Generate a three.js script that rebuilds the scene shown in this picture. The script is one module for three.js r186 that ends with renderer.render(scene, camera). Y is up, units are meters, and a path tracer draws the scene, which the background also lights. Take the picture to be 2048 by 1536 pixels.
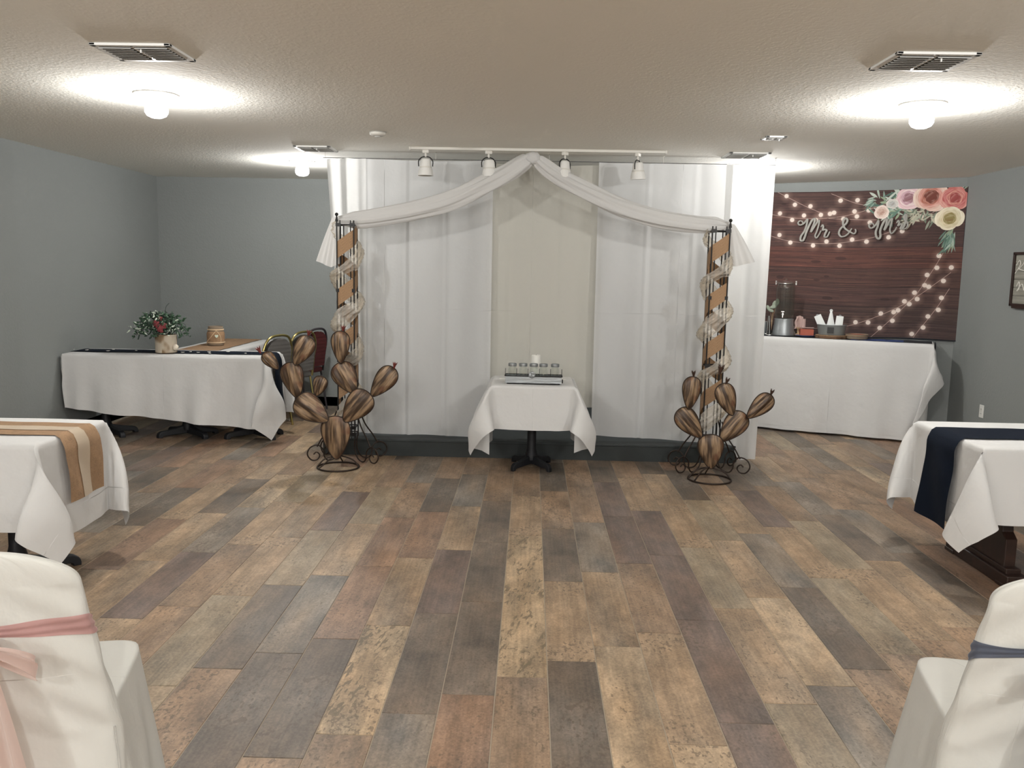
import * as THREE from 'three';
import { mergeGeometries, mergeVertices, toCreasedNormals } from 'three/addons/utils/BufferGeometryUtils.js';
import { RoundedBoxGeometry } from 'three/addons/geometries/RoundedBoxGeometry.js';

// ------------------------------------------------------------------ camera, light level
const scene = new THREE.Scene();
scene.background = new THREE.Color(0x050505);
const camera = new THREE.PerspectiveCamera(48.33, 2048 / 1536, 0.05, 60);
camera.position.set(0, 1.605, 0);
camera.rotation.set(-0.13343, 0.01982, 0.01895, 'YXZ');
scene.add(camera);
const renderer = new THREE.WebGLRenderer({ antialias: true });
renderer.toneMapping = THREE.LinearToneMapping;
renderer.toneMappingExposure = 1.25;
renderer.shadowMap.enabled = true;
const LAMP_POWER = 4.0, REAR_POWER = 8.6;              // candela of each ceiling lamp; the audience half of the room has stronger bulbs
const LAMP_COLOUR = new THREE.Color().setRGB(1.0, 0.988, 0.962);

// ------------------------------------------------------------------ room measures (metres)
const CEIL = 2.56, XL = -4.22, XR = 4.17, ZB = -9.72, ZF = 6.4;
const SLANT_A = new THREE.Vector2(XR, -8.5), SLANT_B = new THREE.Vector2(1.95, -9.72);
const FX0 = -0.1032, PW = 0.2032, PL = 0.9144;       // floor tile grid

// ------------------------------------------------------------------ helpers
function rng(seed) { let s = seed >>> 0; return () => { s = (s + 0x6D2B79F5) >>> 0; let t = s; t = Math.imul(t ^ (t >>> 15), t | 1); t ^= t + Math.imul(t ^ (t >>> 7), t | 61); return ((t ^ (t >>> 14)) >>> 0) / 4294967296; }; }
const lerp = (a, b, t) => a + (b - a) * t, clamp = (x, a = 0, b = 1) => Math.min(b, Math.max(a, x));
const sstep = (a, b, x) => { const t = clamp((x - a) / (b - a)); return t * t * (3 - 2 * t); };
const V3 = (x, y, z) => new THREE.Vector3(x, y, z);
function hash(i, j, s) { let h = Math.imul(i, 374761393) + Math.imul(j, 668265263) + Math.imul(s, 1274126177); h = Math.imul(h ^ (h >>> 13), 1274126177); return ((h ^ (h >>> 16)) >>> 0) / 4294967296; }
function vnoise(x, y, s = 0) { const i = Math.floor(x), j = Math.floor(y), u = x - i, v = y - j, a = u * u * (3 - 2 * u), b = v * v * (3 - 2 * v); return lerp(lerp(hash(i, j, s), hash(i + 1, j, s), a), lerp(hash(i, j + 1, s), hash(i + 1, j + 1, s), a), b); }
function fbm(x, y, s = 0, o = 4) { let r = 0, a = 0.5, t = 0; for (let k = 0; k < o; k++) { r += a * vnoise(x, y, s + k * 17); t += a; a *= 0.5; x *= 2.03; y *= 2.03; } return r / t; }
const used = {};
function numbered(n) { const k = used[n] = (used[n] ?? -1) + 1; return k ? n + '_' + String(k).padStart(3, '0') : n; }
function shadow(o) { o.castShadow = true; o.receiveShadow = true; return o; }
function thing(name, label, category, pos = [0, 0, 0], turn = 0, group) {
  const o = new THREE.Group(); o.name = numbered(name); o.position.set(...pos); o.rotation.y = turn;
  o.userData = { label, category }; if (group) o.userData.group = group; scene.add(o); return o;
}
function part(name, geo, m, parent, label) {
  const g = Array.isArray(geo) ? mergeGeometries(geo.map(g => (g.index ? g.toNonIndexed() : g)).map(strip)) : geo;
  const o = shadow(new THREE.Mesh(g, m)); o.name = name; if (label) o.userData.label = label; if (parent) parent.add(o); return o;
}
function strip(g) { for (const k of Object.keys(g.attributes)) if (!['position', 'normal', 'uv'].includes(k)) g.deleteAttribute(k); return g; }
function solo(name, geo, m, label, category, group) {
  const o = part(numbered(name), geo, m, scene); o.userData = { label, category }; if (group) o.userData.group = group; return o;
}
function structure(name, geo, m) { const o = part(name, geo, m, scene); o.userData.kind = 'structure'; return o; }
function bx(w, h, d, x = 0, y = 0, z = 0, r = 0) { const g = r ? new RoundedBoxGeometry(w, h, d, 2, r) : new THREE.BoxGeometry(w, h, d); return g.translate(x, y, z); }
function cyl(r0, r1, h, x = 0, y = 0, z = 0, n = 24, open = false) { return new THREE.CylinderGeometry(r0, r1, h, n, 1, open).translate(x, y, z); }
function tube(pts, r, n = 32, rs = 8, closed = false) { return new THREE.TubeGeometry(new THREE.CatmullRomCurve3(pts.map(p => p.isVector3 ? p : V3(...p)), closed), n, r, rs, closed); }
function rod(a, b, r, n = 8) { const A = V3(...a), B = V3(...b), d = B.clone().sub(A), g = new THREE.CylinderGeometry(r, r, d.length(), n); g.applyQuaternion(new THREE.Quaternion().setFromUnitVectors(V3(0, 1, 0), d.normalize())); return g.translate((A.x + B.x) / 2, (A.y + B.y) / 2, (A.z + B.z) / 2); }
function lathe(pts, n = 32) { return new THREE.LatheGeometry(pts.map(p => new THREE.Vector2(p[0], p[1])), n); }
function grid(nu, nv, f, closeU = false) {            // f(u,v) -> [x,y,z]
  const p = [], uv = [], ix = [];
  for (let j = 0; j <= nv; j++) for (let i = 0; i <= nu; i++) { const q = f(i / nu, j / nv); p.push(q[0], q[1], q[2]); uv.push(q[3] ?? i / nu, q[4] ?? j / nv); }
  for (let j = 0; j < nv; j++) for (let i = 0; i < nu; i++) { const a = j * (nu + 1) + i, b = a + 1, c = a + nu + 1, d = c + 1; ix.push(a, b, d, a, d, c); }
  const g = new THREE.BufferGeometry(); g.setAttribute('position', new THREE.Float32BufferAttribute(p, 3)); g.setAttribute('uv', new THREE.Float32BufferAttribute(uv, 2)); g.setIndex(ix); g.computeVertexNormals();
  if (closeU) { const n = g.attributes.normal; for (let j = 0; j <= nv; j++) { const a = j * (nu + 1), b = a + nu; const v = V3(n.getX(a) + n.getX(b), n.getY(a) + n.getY(b), n.getZ(a) + n.getZ(b)).normalize(); n.setXYZ(a, v.x, v.y, v.z); n.setXYZ(b, v.x, v.y, v.z); } }
  return g;
}
function tex(w, h, f, srgb = true, rx = 1, ry = 1) {
  const d = new Uint8Array(w * h * 4);
  for (let y = 0; y < h; y++) for (let x = 0; x < w; x++) { const c = f(x / w, y / h, x, y), k = (y * w + x) * 4; if (typeof c === 'number') { d[k] = d[k + 1] = d[k + 2] = clamp(c) * 255; } else { d[k] = clamp(c[0], 0, 255); d[k + 1] = clamp(c[1], 0, 255); d[k + 2] = clamp(c[2], 0, 255); } d[k + 3] = 255; }
  const t = new THREE.DataTexture(d, w, h); t.magFilter = THREE.LinearFilter; t.minFilter = THREE.LinearMipmapLinearFilter; t.generateMipmaps = true; t.wrapS = t.wrapT = THREE.RepeatWrapping; if (srgb) t.colorSpace = THREE.SRGBColorSpace; t.repeat.set(rx, ry); t.needsUpdate = true; return t;
}
const mix3 = (a, b, t) => [lerp(a[0], b[0], t), lerp(a[1], b[1], t), lerp(a[2], b[2], t)];
const mat = (c, rough = 0.7, metal = 0, extra = {}) => new THREE.MeshStandardMaterial({ color: c, roughness: rough, metalness: metal, ...extra });
const phys = (c, rough, extra = {}) => new THREE.MeshPhysicalMaterial({ color: c, roughness: rough, ...extra });

// ------------------------------------------------------------------ materials
const weave = tex(128, 128, (u, v, x, y) => 0.5 + 0.25 * Math.sin(x * Math.PI / 2) * Math.sin(y * Math.PI / 2) + 0.2 * (hash(x, y, 3) - 0.5), false, 22, 22);
const crumple = tex(512, 512, (u, v) => { const w = (a, b) => fbm(a, b, 5, 5); return clamp(0.5 + 1.4 * (w(u * 7, v * 7) - 0.5)); }, false, 1, 1);
const M = {
  clothWhite: phys(new THREE.Color().setRGB(0.68, 0.675, 0.665), 0.9, { side: THREE.DoubleSide, sheen: 0.15, sheenRoughness: 0.6, bumpMap: crumple, bumpScale: 0.006, transmission: 0.12, thickness: 0 }),
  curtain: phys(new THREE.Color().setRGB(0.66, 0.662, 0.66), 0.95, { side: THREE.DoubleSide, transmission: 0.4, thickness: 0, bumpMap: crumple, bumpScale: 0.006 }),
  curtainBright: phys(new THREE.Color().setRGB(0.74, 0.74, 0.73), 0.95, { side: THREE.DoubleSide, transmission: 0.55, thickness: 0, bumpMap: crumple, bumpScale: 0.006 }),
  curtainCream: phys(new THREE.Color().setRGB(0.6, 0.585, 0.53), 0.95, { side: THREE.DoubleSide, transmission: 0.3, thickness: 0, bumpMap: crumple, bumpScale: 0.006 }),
  swag: phys(new THREE.Color().setRGB(0.7, 0.69, 0.675), 0.9, { side: THREE.DoubleSide, transmission: 0.3, thickness: 0 }),
  chairCover: phys(new THREE.Color().setRGB(0.55, 0.545, 0.51), 0.75, { side: THREE.DoubleSide, sheen: 0.2, sheenRoughness: 0.5, bumpMap: crumple, bumpScale: 0.003 }),
  pinkSash: phys(new THREE.Color().setRGB(0.6, 0.36, 0.34), 0.85, { side: THREE.DoubleSide, transmission: 0.5, thickness: 0 }),
  pinkSheer: phys(new THREE.Color().setRGB(0.8, 0.66, 0.61), 0.9, { side: THREE.DoubleSide, transmission: 0.75, thickness: 0 }),
  blueSash: phys(new THREE.Color().setRGB(0.1, 0.115, 0.16), 0.85, { side: THREE.DoubleSide, transmission: 0.45, thickness: 0 }),
  navy: phys(new THREE.Color().setRGB(0.0026, 0.006, 0.0145), 0.9, { side: THREE.DoubleSide, specularIntensity: 0.3 }),
  blackCloth: mat(new THREE.Color().setRGB(0.012, 0.014, 0.02), 0.9, 0, { side: THREE.DoubleSide }),
  blueCloth: mat(new THREE.Color().setRGB(0.03, 0.06, 0.2), 0.8, 0, { side: THREE.DoubleSide }),
  burlap: mat(0xffffff, 0.95, 0, { side: THREE.DoubleSide, map: tex(256, 256, (u, v, x, y) => { const n = 0.82 + 0.22 * hash(x >> 1, y, 2) + 0.2 * (fbm(u * 9, v * 9, 3) - 0.5); const w = ((x + y) & 2) ? 1 : 0.9; return [172 * n * w, 138 * n * w, 105 * n * w]; }, true, 3, 3), bumpMap: weave, bumpScale: 0.001 }),
  lace: phys(new THREE.Color().setRGB(0.62, 0.5, 0.36), 0.95, { side: THREE.DoubleSide, transmission: 0.25, thickness: 0, bumpMap: weave, bumpScale: 0.0015 }),
  sheerGold: phys(new THREE.Color().setRGB(0.93, 0.87, 0.77), 0.2, { side: THREE.DoubleSide, transmission: 0.72, thickness: 0, bumpMap: crumple, bumpScale: 0.015 }),
  blackIron: mat(new THREE.Color().setRGB(0.012, 0.011, 0.011), 0.5, 0.4),
  rustIron: mat(new THREE.Color().setRGB(0.028, 0.017, 0.012), 0.5, 0.5),
  blackPaint: mat(new THREE.Color().setRGB(0.01, 0.011, 0.014), 0.5, 0.1),
  budRed: mat(new THREE.Color().setRGB(0.16, 0.03, 0.025), 0.5, 0.2, { side: THREE.DoubleSide }),
  budRust: mat(new THREE.Color().setRGB(0.055, 0.028, 0.018), 0.55, 0.3, { side: THREE.DoubleSide }),
  whitePaint: mat(new THREE.Color().setRGB(0.72, 0.71, 0.68), 0.5),
  trackWhite: mat(new THREE.Color().setRGB(0.62, 0.60, 0.55), 0.5),
  ventWhite: mat(new THREE.Color().setRGB(0.74, 0.74, 0.72), 0.45),
  ventDark: mat(new THREE.Color().setRGB(0.12, 0.12, 0.12), 0.8),
  zinc: mat(new THREE.Color().setRGB(0.36, 0.38, 0.39), 0.42, 0.75, { bumpMap: crumple, bumpScale: 0.001 }),
  chrome: mat(new THREE.Color().setRGB(0.82, 0.82, 0.8), 0.15, 1),
  glass: phys(0xffffff, 0.03, { transmission: 1, thickness: 0, ior: 1.45 }),
  jarGlass: phys(new THREE.Color().setRGB(0.97, 0.98, 0.97), 0.04, { transmission: 1, thickness: 0, ior: 1.45, side: THREE.DoubleSide }),
  smokyGlass: phys(new THREE.Color().setRGB(0.9, 0.91, 0.89), 0.05, { transmission: 1, thickness: 0, ior: 1.45, side: THREE.DoubleSide }),
  wax: phys(new THREE.Color().setRGB(0.86, 0.85, 0.8), 0.5, { transmission: 0.12, thickness: 0 }),
  gold: mat(new THREE.Color().setRGB(0.55, 0.45, 0.18), 0.28, 1),
  greyVinyl: mat(new THREE.Color().setRGB(0.16, 0.15, 0.14), 0.6),
  redVinyl: mat(new THREE.Color().setRGB(0.11, 0.012, 0.014), 0.5),
  darkVinyl: mat(new THREE.Color().setRGB(0.03, 0.025, 0.03), 0.5),
  darkWood: mat(0xffffff, 0.45, 0, { map: tex(128, 512, (u, v) => { const n = fbm(u * 22, v * 3, 8, 4); return mix3([26, 15, 11], [58, 36, 28], n); }) }),
  stage: mat(new THREE.Color().setRGB(0.019, 0.024, 0.024), 0.6),
  base: mat(new THREE.Color().setRGB(0.026, 0.032, 0.033), 0.55),
  glitter: mat(new THREE.Color().setRGB(0.36, 0.35, 0.32), 0.5, 0.35, { bumpMap: weave, bumpScale: 0.002 }),
  orange: mat(new THREE.Color().setRGB(0.34, 0.075, 0.04), 0.5),
  pinkPaper: mat(new THREE.Color().setRGB(0.45, 0.32, 0.29), 0.8),
  bluePlate: mat(new THREE.Color().setRGB(0.08, 0.11, 0.25), 0.4),
  bark: mat(new THREE.Color().setRGB(0.12, 0.065, 0.035), 0.9),
  cutWood: mat(new THREE.Color().setRGB(0.36, 0.23, 0.13), 0.8),
  wicker: mat(new THREE.Color().setRGB(0.26, 0.2, 0.14), 0.8, 0, { bumpMap: weave, bumpScale: 0.002 }),
  paper: phys(new THREE.Color().setRGB(0.8, 0.82, 0.81), 0.6, { transmission: 0.1, thickness: 0, side: THREE.DoubleSide }),
  leaf: phys(new THREE.Color().setRGB(0.04, 0.1, 0.05), 0.7, { side: THREE.DoubleSide, transmission: 0.2, thickness: 0 }),
  leafDark: phys(new THREE.Color().setRGB(0.018, 0.04, 0.024), 0.7, { side: THREE.DoubleSide, transmission: 0.15, thickness: 0 }),
  leafPale: phys(new THREE.Color().setRGB(0.33, 0.38, 0.3), 0.8, { side: THREE.DoubleSide, transmission: 0.2, thickness: 0 }),
  blossom: mat(new THREE.Color().setRGB(0.55, 0.62, 0.52), 0.8, 0, { side: THREE.DoubleSide }),
  redFlower: mat(new THREE.Color().setRGB(0.24, 0.045, 0.05), 0.8, 0, { side: THREE.DoubleSide }),
  petal: mat(new THREE.Color().setRGB(0.75, 0.73, 0.68), 0.8, 0, { side: THREE.DoubleSide }),
  string: mat(new THREE.Color().setRGB(0.62, 0.46, 0.3), 0.9),
  fluff: mat(new THREE.Color().setRGB(0.72, 0.64, 0.53), 1),
  plate: mat(new THREE.Color().setRGB(0.7, 0.7, 0.67), 0.4),
  slot: mat(new THREE.Color().setRGB(0.02, 0.02, 0.02), 0.6),
};
M.birch = mat(0xffffff, 0.85, 0, { map: tex(256, 256, (u, v) => { const n = fbm(u * 6, v * 5, 12, 4), w = sstep(0.55, 0.68, fbm(u * 5 + 7, v * 6, 31, 3)); return mix3(mix3([92, 74, 54], [150, 126, 98], n), [196, 186, 170], w * 0.8); }) });
const padTex = [0, 1, 2, 3].map(k => tex(128, 256, (u, v) => {
  const a = fbm(u * 9 + k * 9, v * 1.6 + k, 40 + k, 4), b = fbm(u * 20, v * 3.5, 60 + k, 3), c = fbm(u * 3 + 4, v * 3, 80 + k, 3);
  let col = mix3([58, 42, 29], [142, 117, 90], sstep(0.36, 0.66, a * 0.75 + b * 0.25)); col = mix3(col, [96, 58, 40], 0.55 * sstep(0.5, 0.7, c)); return col;
}));
const padMats = padTex.map(t => mat(0xffffff, 0.45, 0.15, { map: t }));
const wallBump = tex(512, 512, (u, v) => fbm(u * 60, v * 60, 7, 3), false, 1.2, 1.2);
const ceilBump = tex(512, 512, (u, v) => sstep(0.4, 0.75, fbm(u * 80, v * 80, 9, 3)), false, 1, 1);
M.wall = mat(new THREE.Color().setRGB(0.21, 0.223, 0.218), 0.75, 0, { bumpMap: wallBump, bumpScale: 0.0015 });
M.ceiling = mat(new THREE.Color().setRGB(0.90, 0.885, 0.825), 0.95, 0, { bumpMap: ceilBump, bumpScale: 0.0005 });
M.grout = mat(new THREE.Color().setRGB(0.33, 0.28, 0.215), 0.9);

// ------------------------------------------------------------------ room shell
function wallBox(name, x0, z0, x1, z1, h = CEIL, t = 0.12, inward = 1) {  // slab outside the line a->b
  const L = Math.hypot(x1 - x0, z1 - z0), g = new THREE.BoxGeometry(L, h, t);
  const uv = g.attributes.uv; for (let i = 0; i < uv.count; i++) uv.setXY(i, uv.getX(i) * L, uv.getY(i) * h);
  const a = Math.atan2(z1 - z0, x1 - x0); g.translate(0, h / 2, -t / 2); g.rotateY(-a); g.translate((x0 + x1) / 2, 0, (z0 + z1) / 2); return structure(name, g, M.wall);
}
wallBox('wall_left', XL, ZF, XL, ZB);
wallBox('wall_back', XL - 0.12, ZB, SLANT_B.x + 0.1, ZB);
wallBox('wall_slanted', SLANT_B.x - 0.1, SLANT_B.y - 0.055, SLANT_A.x + 0.12, SLANT_A.y + 0.066);
wallBox('wall_right', XR, SLANT_A.y - 0.05, XR, ZF);
wallBox('wall_front', XR + 0.12, ZF, XL - 0.12, ZF);
{ const g = new THREE.BoxGeometry(XR - XL + 0.3, 0.12, ZF - ZB + 0.3); const uv = g.attributes.uv; for (let i = 0; i < uv.count; i++) uv.setXY(i, uv.getX(i) * 8, uv.getY(i) * 13); structure('ceiling', g.translate((XL + XR) / 2, CEIL + 0.06, (ZF + ZB) / 2), M.ceiling); }
function baseboard(name, x0, z0, x1, z1) {
  const L = Math.hypot(x1 - x0, z1 - z0), s = new THREE.Shape([[0, 0], [0.014, 0], [0.014, 0.09], [0.008, 0.103], [0, 0.105]].map(p => new THREE.Vector2(...p)));
  const g = new THREE.ExtrudeGeometry(s, { depth: L, bevelEnabled: false }); g.rotateY(Math.PI / 2); g.rotateY(-Math.atan2(z1 - z0, x1 - x0)); g.translate(x0, 0, z0); return structure(name, g, M.base);
}
baseboard('baseboard_left', XL, ZF, XL, ZB); baseboard('baseboard_back', XL, ZB, SLANT_B.x, ZB); baseboard('baseboard_slanted', SLANT_B.x, SLANT_B.y, SLANT_A.x, SLANT_A.y); baseboard('baseboard_right', XR, SLANT_A.y, XR, ZF);

// ------------------------------------------------------------------ floor of plank tiles
const floor = new THREE.Group(); floor.name = 'floor'; floor.userData.kind = 'structure'; scene.add(floor);
part('grout_bed', bx(XR - XL + 0.3, 0.1, ZF - ZB + 0.3, (XL + XR) / 2, -0.0525, (ZF + ZB) / 2), M.grout, floor);
const TONES = { t: [147, 126, 103], l: [158, 137, 112], b: [133, 112, 92], r: [133, 109, 91], g: [123, 112, 100], d: [106, 94, 82], p: [109, 93, 83], o: [132, 118, 99], s: [154, 133, 107] };
const plankTex = {};
function plankMaterial(tone, v) {
  if (tone === 's') v = v % 2; const key = tone + v; if (plankTex[key]) return plankTex[key];
  const c = TONES[tone], s = tone.charCodeAt(0) * 7 + v * 131, R = rng(s), ox = R() * 40, oy = R() * 40, scratched = tone === 's', speck = v === 1 ? 0.6 : 0.68;
  const t = tex(176, 704, (u, w) => {
    const big = fbm(u * 1.6 + ox, w * 3 + oy, s, 4), cloud = fbm(u * 5 + ox, w * 13 + oy, s + 5, 3), grain = fbm(u * 24 + ox, w * 5 + oy, s + 9, 3), fine = hash(Math.floor(u * 176), Math.floor(w * 704), s) - 0.5, grit = fbm(u * 30 + ox, w * 110 + oy, s + 61, 3) - 0.5;
    let k = 1 + 0.55 * (big - 0.5) + 0.22 * (cloud - 0.5) + 0.2 * (grain - 0.5) + 0.1 * fine + 0.3 * grit;
    let col = [c[0] * k, c[1] * k, c[2] * k]; const warm = fbm(u * 1.7 + 9, w * 2.3, s + 55, 3) - 0.5; col[0] += warm * 15; col[1] += warm * 2; col[2] -= warm * 10;
    const sp = sstep(speck, speck + 0.07, fbm(u * 18 + ox, w * 50 + oy, s + 33, 3)) * sstep(0.42, 0.58, fbm(u * 1.5 + oy, w * 3 + ox, s + 44, 2));
    col = mix3(col, [78, 66, 54], sp * 0.5);
    if (scratched) { const sc = sstep(0.55, 0.64, fbm(u * 20 + w * 12, w * 26 + u * 4 + ox, s + 71, 3)) * sstep(0.56, 0.72, fbm(u * 2.2 + oy, w * 3.4, s + 90, 2) + 0.25 * (v ? u : 1 - u) - 0.02); col = mix3(col, [98, 86, 68], sc * 0.75); }
    return col;
  });
  return plankTex[key] = mat(0xffffff, 0.48, 0, { map: t });
}
function plankGeometry(w, l, hgt = 0.008, b = 0.0016) {   // chamfered slab, top at y=0
  const p = [], uv = [], ix = [], X = w / 2, Z = l / 2;
  const ring = (x, y, z) => { const k = p.length / 3; for (const [a, c] of [[-1, -1], [1, -1], [1, 1], [-1, 1]]) { p.push(a * x, y, c * z); uv.push(0.5 + a * x / w, 0.5 + c * z / l); } return k; };
  const A = ring(X, -hgt, Z), B = ring(X, -b, Z), B2 = ring(X, -b, Z), C = ring(X - b, 0, Z - b), C2 = ring(X - b, 0, Z - b);
  const band = (a, c) => { for (let i = 0; i < 4; i++) { const j = (i + 1) % 4; ix.push(a + i, c + i, c + j, a + i, c + j, a + j); } };
  band(A, B); band(B2, C); ix.push(C2, C2 + 2, C2 + 1, C2, C2 + 3, C2 + 2);
  const g = new THREE.BufferGeometry(); g.setAttribute('position', new THREE.Float32BufferAttribute(p, 3)); g.setAttribute('uv', new THREE.Float32BufferAttribute(uv, 2)); g.setIndex(ix); g.computeVertexNormals(); return g;
}
const plankGeo = plankGeometry(PW - 0.004, PL - 0.004);
// tones read from the floor, column -> {row: tone}; rows counted from the row that starts nearest the camera
const toneText = { "-11": "-7b -6t -5r -4t", "-10": "-7t -6d -5t -4t", "-9": "-8b -7l -6g -5p -4t", "-8": "-7o -6t -5b -4b", "-7": "-7l -6t -5t -4o", "-6": "-7t -6p -5o -4d -3b", "-5": "-7b -6o -5t -4g -3d", "-4": "-7g -6b -5r -4r -3d", "-3": "-8b -7d -6r -5t -4s -3b", "-2": "-8b -7g -6t -5p -4d -3g", "-1": "-7b -6d -5d -4d -3r", "0": "-7b -6t -5s -4s -3b", "1": "-7d -6b -5d -4t -3d", "2": "-7b -6b -5g -4t -3l", "3": "-8d -7p -6p -5b -4t -3l", "4": "-8b -7t -6p -5p -4p -3p", "5": "-8d -7t -6t -5o -4t -3o", "6": "-7d -6o -5t -4l -3g", "7": "-7b -6t -5g -4d -3b", "8": "-7d -6p -5t -4o -3b", "9": "-8g -7b -6o -5t -4b", "10": "-8t -7g -6d -5t -4b", "11": "-8b -7b -6g -5d", "12": "-8b -7b -6b -5r" };
const toneMap = {}; for (const [k, t] of Object.entries(toneText)) { toneMap[k] = {}; for (const q of t.split(' ')) toneMap[k][+q.slice(0, 2)] = q[2]; }
{
  const list = [], R = rng(77), letters = 'ttttbbbrrggddpol';
  for (let k = Math.ceil((XL - 0.2 - FX0) / PW); k < (XR + 0.2 - FX0) / PW; k++) {
    let ph = 0.484 - k / 6; ph -= Math.floor(ph);
    const x = FX0 + (k + 0.5) * PW; if (x - PW / 2 < XL - 0.06 || x + PW / 2 > XR + 0.06) continue;
    for (let n = -12; n < 4; n++) {
      const z1 = (ph + n) * PL, z0 = z1 - PL, z = (z0 + z1) / 2; if (z1 > ZF || z0 < ZB - 0.5) continue;
      const depth = -z, vis = depth > 1.9 && Math.abs(x) < 0.6 * depth + 0.25;
      const hidden = x > -1.7 && x < 1.75 && z1 < -7.3;
      const tone = toneMap[k]?.[n] ?? letters[Math.floor(R() * letters.length)], v = Math.floor(R() * 3), flip = R() < 0.5;
      list.push({ x, z, tone, v, flip, score: vis && !hidden ? 1 / (depth * depth) : 0, k, n });
    }
  }
  list.sort((a, b) => b.score - a.score);
  const rest = [];
  list.forEach((q, i) => {
    if (i < 300 && q.score > 0) { const m = part('plank', plankGeo, plankMaterial(q.tone, q.v), floor); m.position.set(q.x, 0, q.z); if (q.flip) m.rotation.y = Math.PI; m.name = i ? 'plank_' + String(i).padStart(3, '0') : 'plank'; }
    else rest.push(plankGeo.clone().translate(q.x, 0, q.z));
  });
  const o = part('distant_planks', rest, plankMaterial('b', 0), floor); o.userData.kind = 'stuff';
}

// ------------------------------------------------------------------ lamps
function ceilingLamp(x, z, label, power = LAMP_POWER) {
  const t = thing('ceiling_lamp', label, 'lamp', [x, CEIL, z], 0, undefined);
  part('trim_ring', lathe([[0.088, 0], [0.086, -0.008], [0.095, -0.012], [0.118, -0.008], [0.124, -0.001], [0.122, 0]], 40), M.whitePaint, t);
  part('collar', lathe([[0, -0.001], [0.086, -0.001], [0.086, -0.006], [0.06, -0.01], [0.05, -0.012], [0, -0.012]], 32), M.whitePaint, t);
  part('bulb', lathe([[0.0, -0.135], [0.028, -0.133], [0.052, -0.122], [0.063, -0.104], [0.064, -0.085], [0.056, -0.055], [0.046, -0.03], [0.042, -0.012]], 28),
    new THREE.MeshStandardMaterial({ color: 0xffffff, emissive: LAMP_COLOUR, emissiveIntensity: 9, roughness: 0.4 }), t, 'glowing white flood bulb');
  const l = new THREE.PointLight(LAMP_COLOUR, power, 0, 2); l.position.set(0, -0.06, 0); l.castShadow = true; l.shadow.radius = 2; t.add(l);
}
ceilingLamp(-2.17, -5.03, 'large glaring bare bulb on the left half of the ceiling, below the long white vent');
ceilingLamp(-2.15, -8.11, 'small glaring bulb at the back left, just left of the white curtain top');
ceilingLamp(2.16, -4.98, 'large glaring bare bulb on the right half of the ceiling');
ceilingLamp(2.03, -7.98, 'bulb hidden behind the upper right end of the white curtain, glowing through the cloth');
for (const [x, z, w, p] of [[-2.16, -1.95, 'over the pink sashed chair', LAMP_POWER], [2.16, -1.95, 'over the blue sashed chair', LAMP_POWER], [-2.16, 1.05, 'behind the viewer on the left', REAR_POWER], [0, 1.05, 'straight behind the viewer', REAR_POWER], [2.16, 1.05, 'behind the viewer on the right', REAR_POWER], [-2.16, 4.0, 'far behind the viewer on the left', REAR_POWER], [2.16, 4.0, 'far behind the viewer on the right', REAR_POWER]]) ceilingLamp(x, z, 'ceiling bulb outside the picture, ' + w, p);

// ------------------------------------------------------------------ vents
function vent(x, z, w, d, label, kind = 0) {
  const t = thing('ceiling_vent', label, 'vent', [x, CEIL, z]);
  const f = 0.028, h = 0.012;
  part('frame', [bx(w, h, f, 0, -h / 2, -d / 2 + f / 2, 0.003), bx(w, h, f, 0, -h / 2, d / 2 - f / 2, 0.003), bx(f, h, d, -w / 2 + f / 2, -h / 2, 0, 0.003), bx(f, h, d, w / 2 - f / 2, -h / 2, 0, 0.003), bx(0.012, h, d - 0.03, 0, -h / 2, 0), bx(0.006, 0.02, 0.006, 0.03, -0.02, d / 2 - 0.05)], M.ventWhite, t);
  part('duct', bx(w - 0.04, 0.002, d - 0.04, 0, -0.002, 0), M.ventDark, t);
  const n = kind === 2 ? 4 : 8;
  for (const s of [-1, 1]) for (let i = 0; i < n; i++) { const g = bx((w - f * 2) / 2 - 0.008, 0.0015, (d - 2 * f) / n * 0.85).rotateX(0.6).translate(s * (w / 4 - f / 4 - 0.002), -0.0095, -d / 2 + f + (i + 0.5) * (d - 2 * f) / n); part('slat', g, M.ventWhite, t); }
}
vent(-1.79, -4.04, 0.36, 0.3, 'white ceiling vent directly above the large left bulb');
vent(1.725, -4.01, 0.36, 0.32, 'white ceiling vent directly above the large right bulb');
vent(-1.79, -7.19, 0.3, 0.3, 'small white ceiling vent at the back left beside the curtain top');
vent(1.72, -7.17, 0.33, 0.32, 'white ceiling vent at the back right in front of the glowing curtain corner');
vent(1.69, -6.25, 0.15, 0.15, 'tiny square vent on the ceiling right of the spotlight track', 2);
{ const t = thing('smoke_detector', 'small round white detector on the ceiling left of the spotlight track', 'detector', [-1.12, CEIL, -6.29]);
  part('housing', lathe([[0, -0.03], [0.035, -0.03], [0.055, -0.02], [0.062, 0], [0, 0]]), M.trackWhite, t); part('cap', lathe([[0, -0.036], [0.02, -0.035], [0.024, -0.03], [0, -0.03]]), M.whitePaint, t); }

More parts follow.
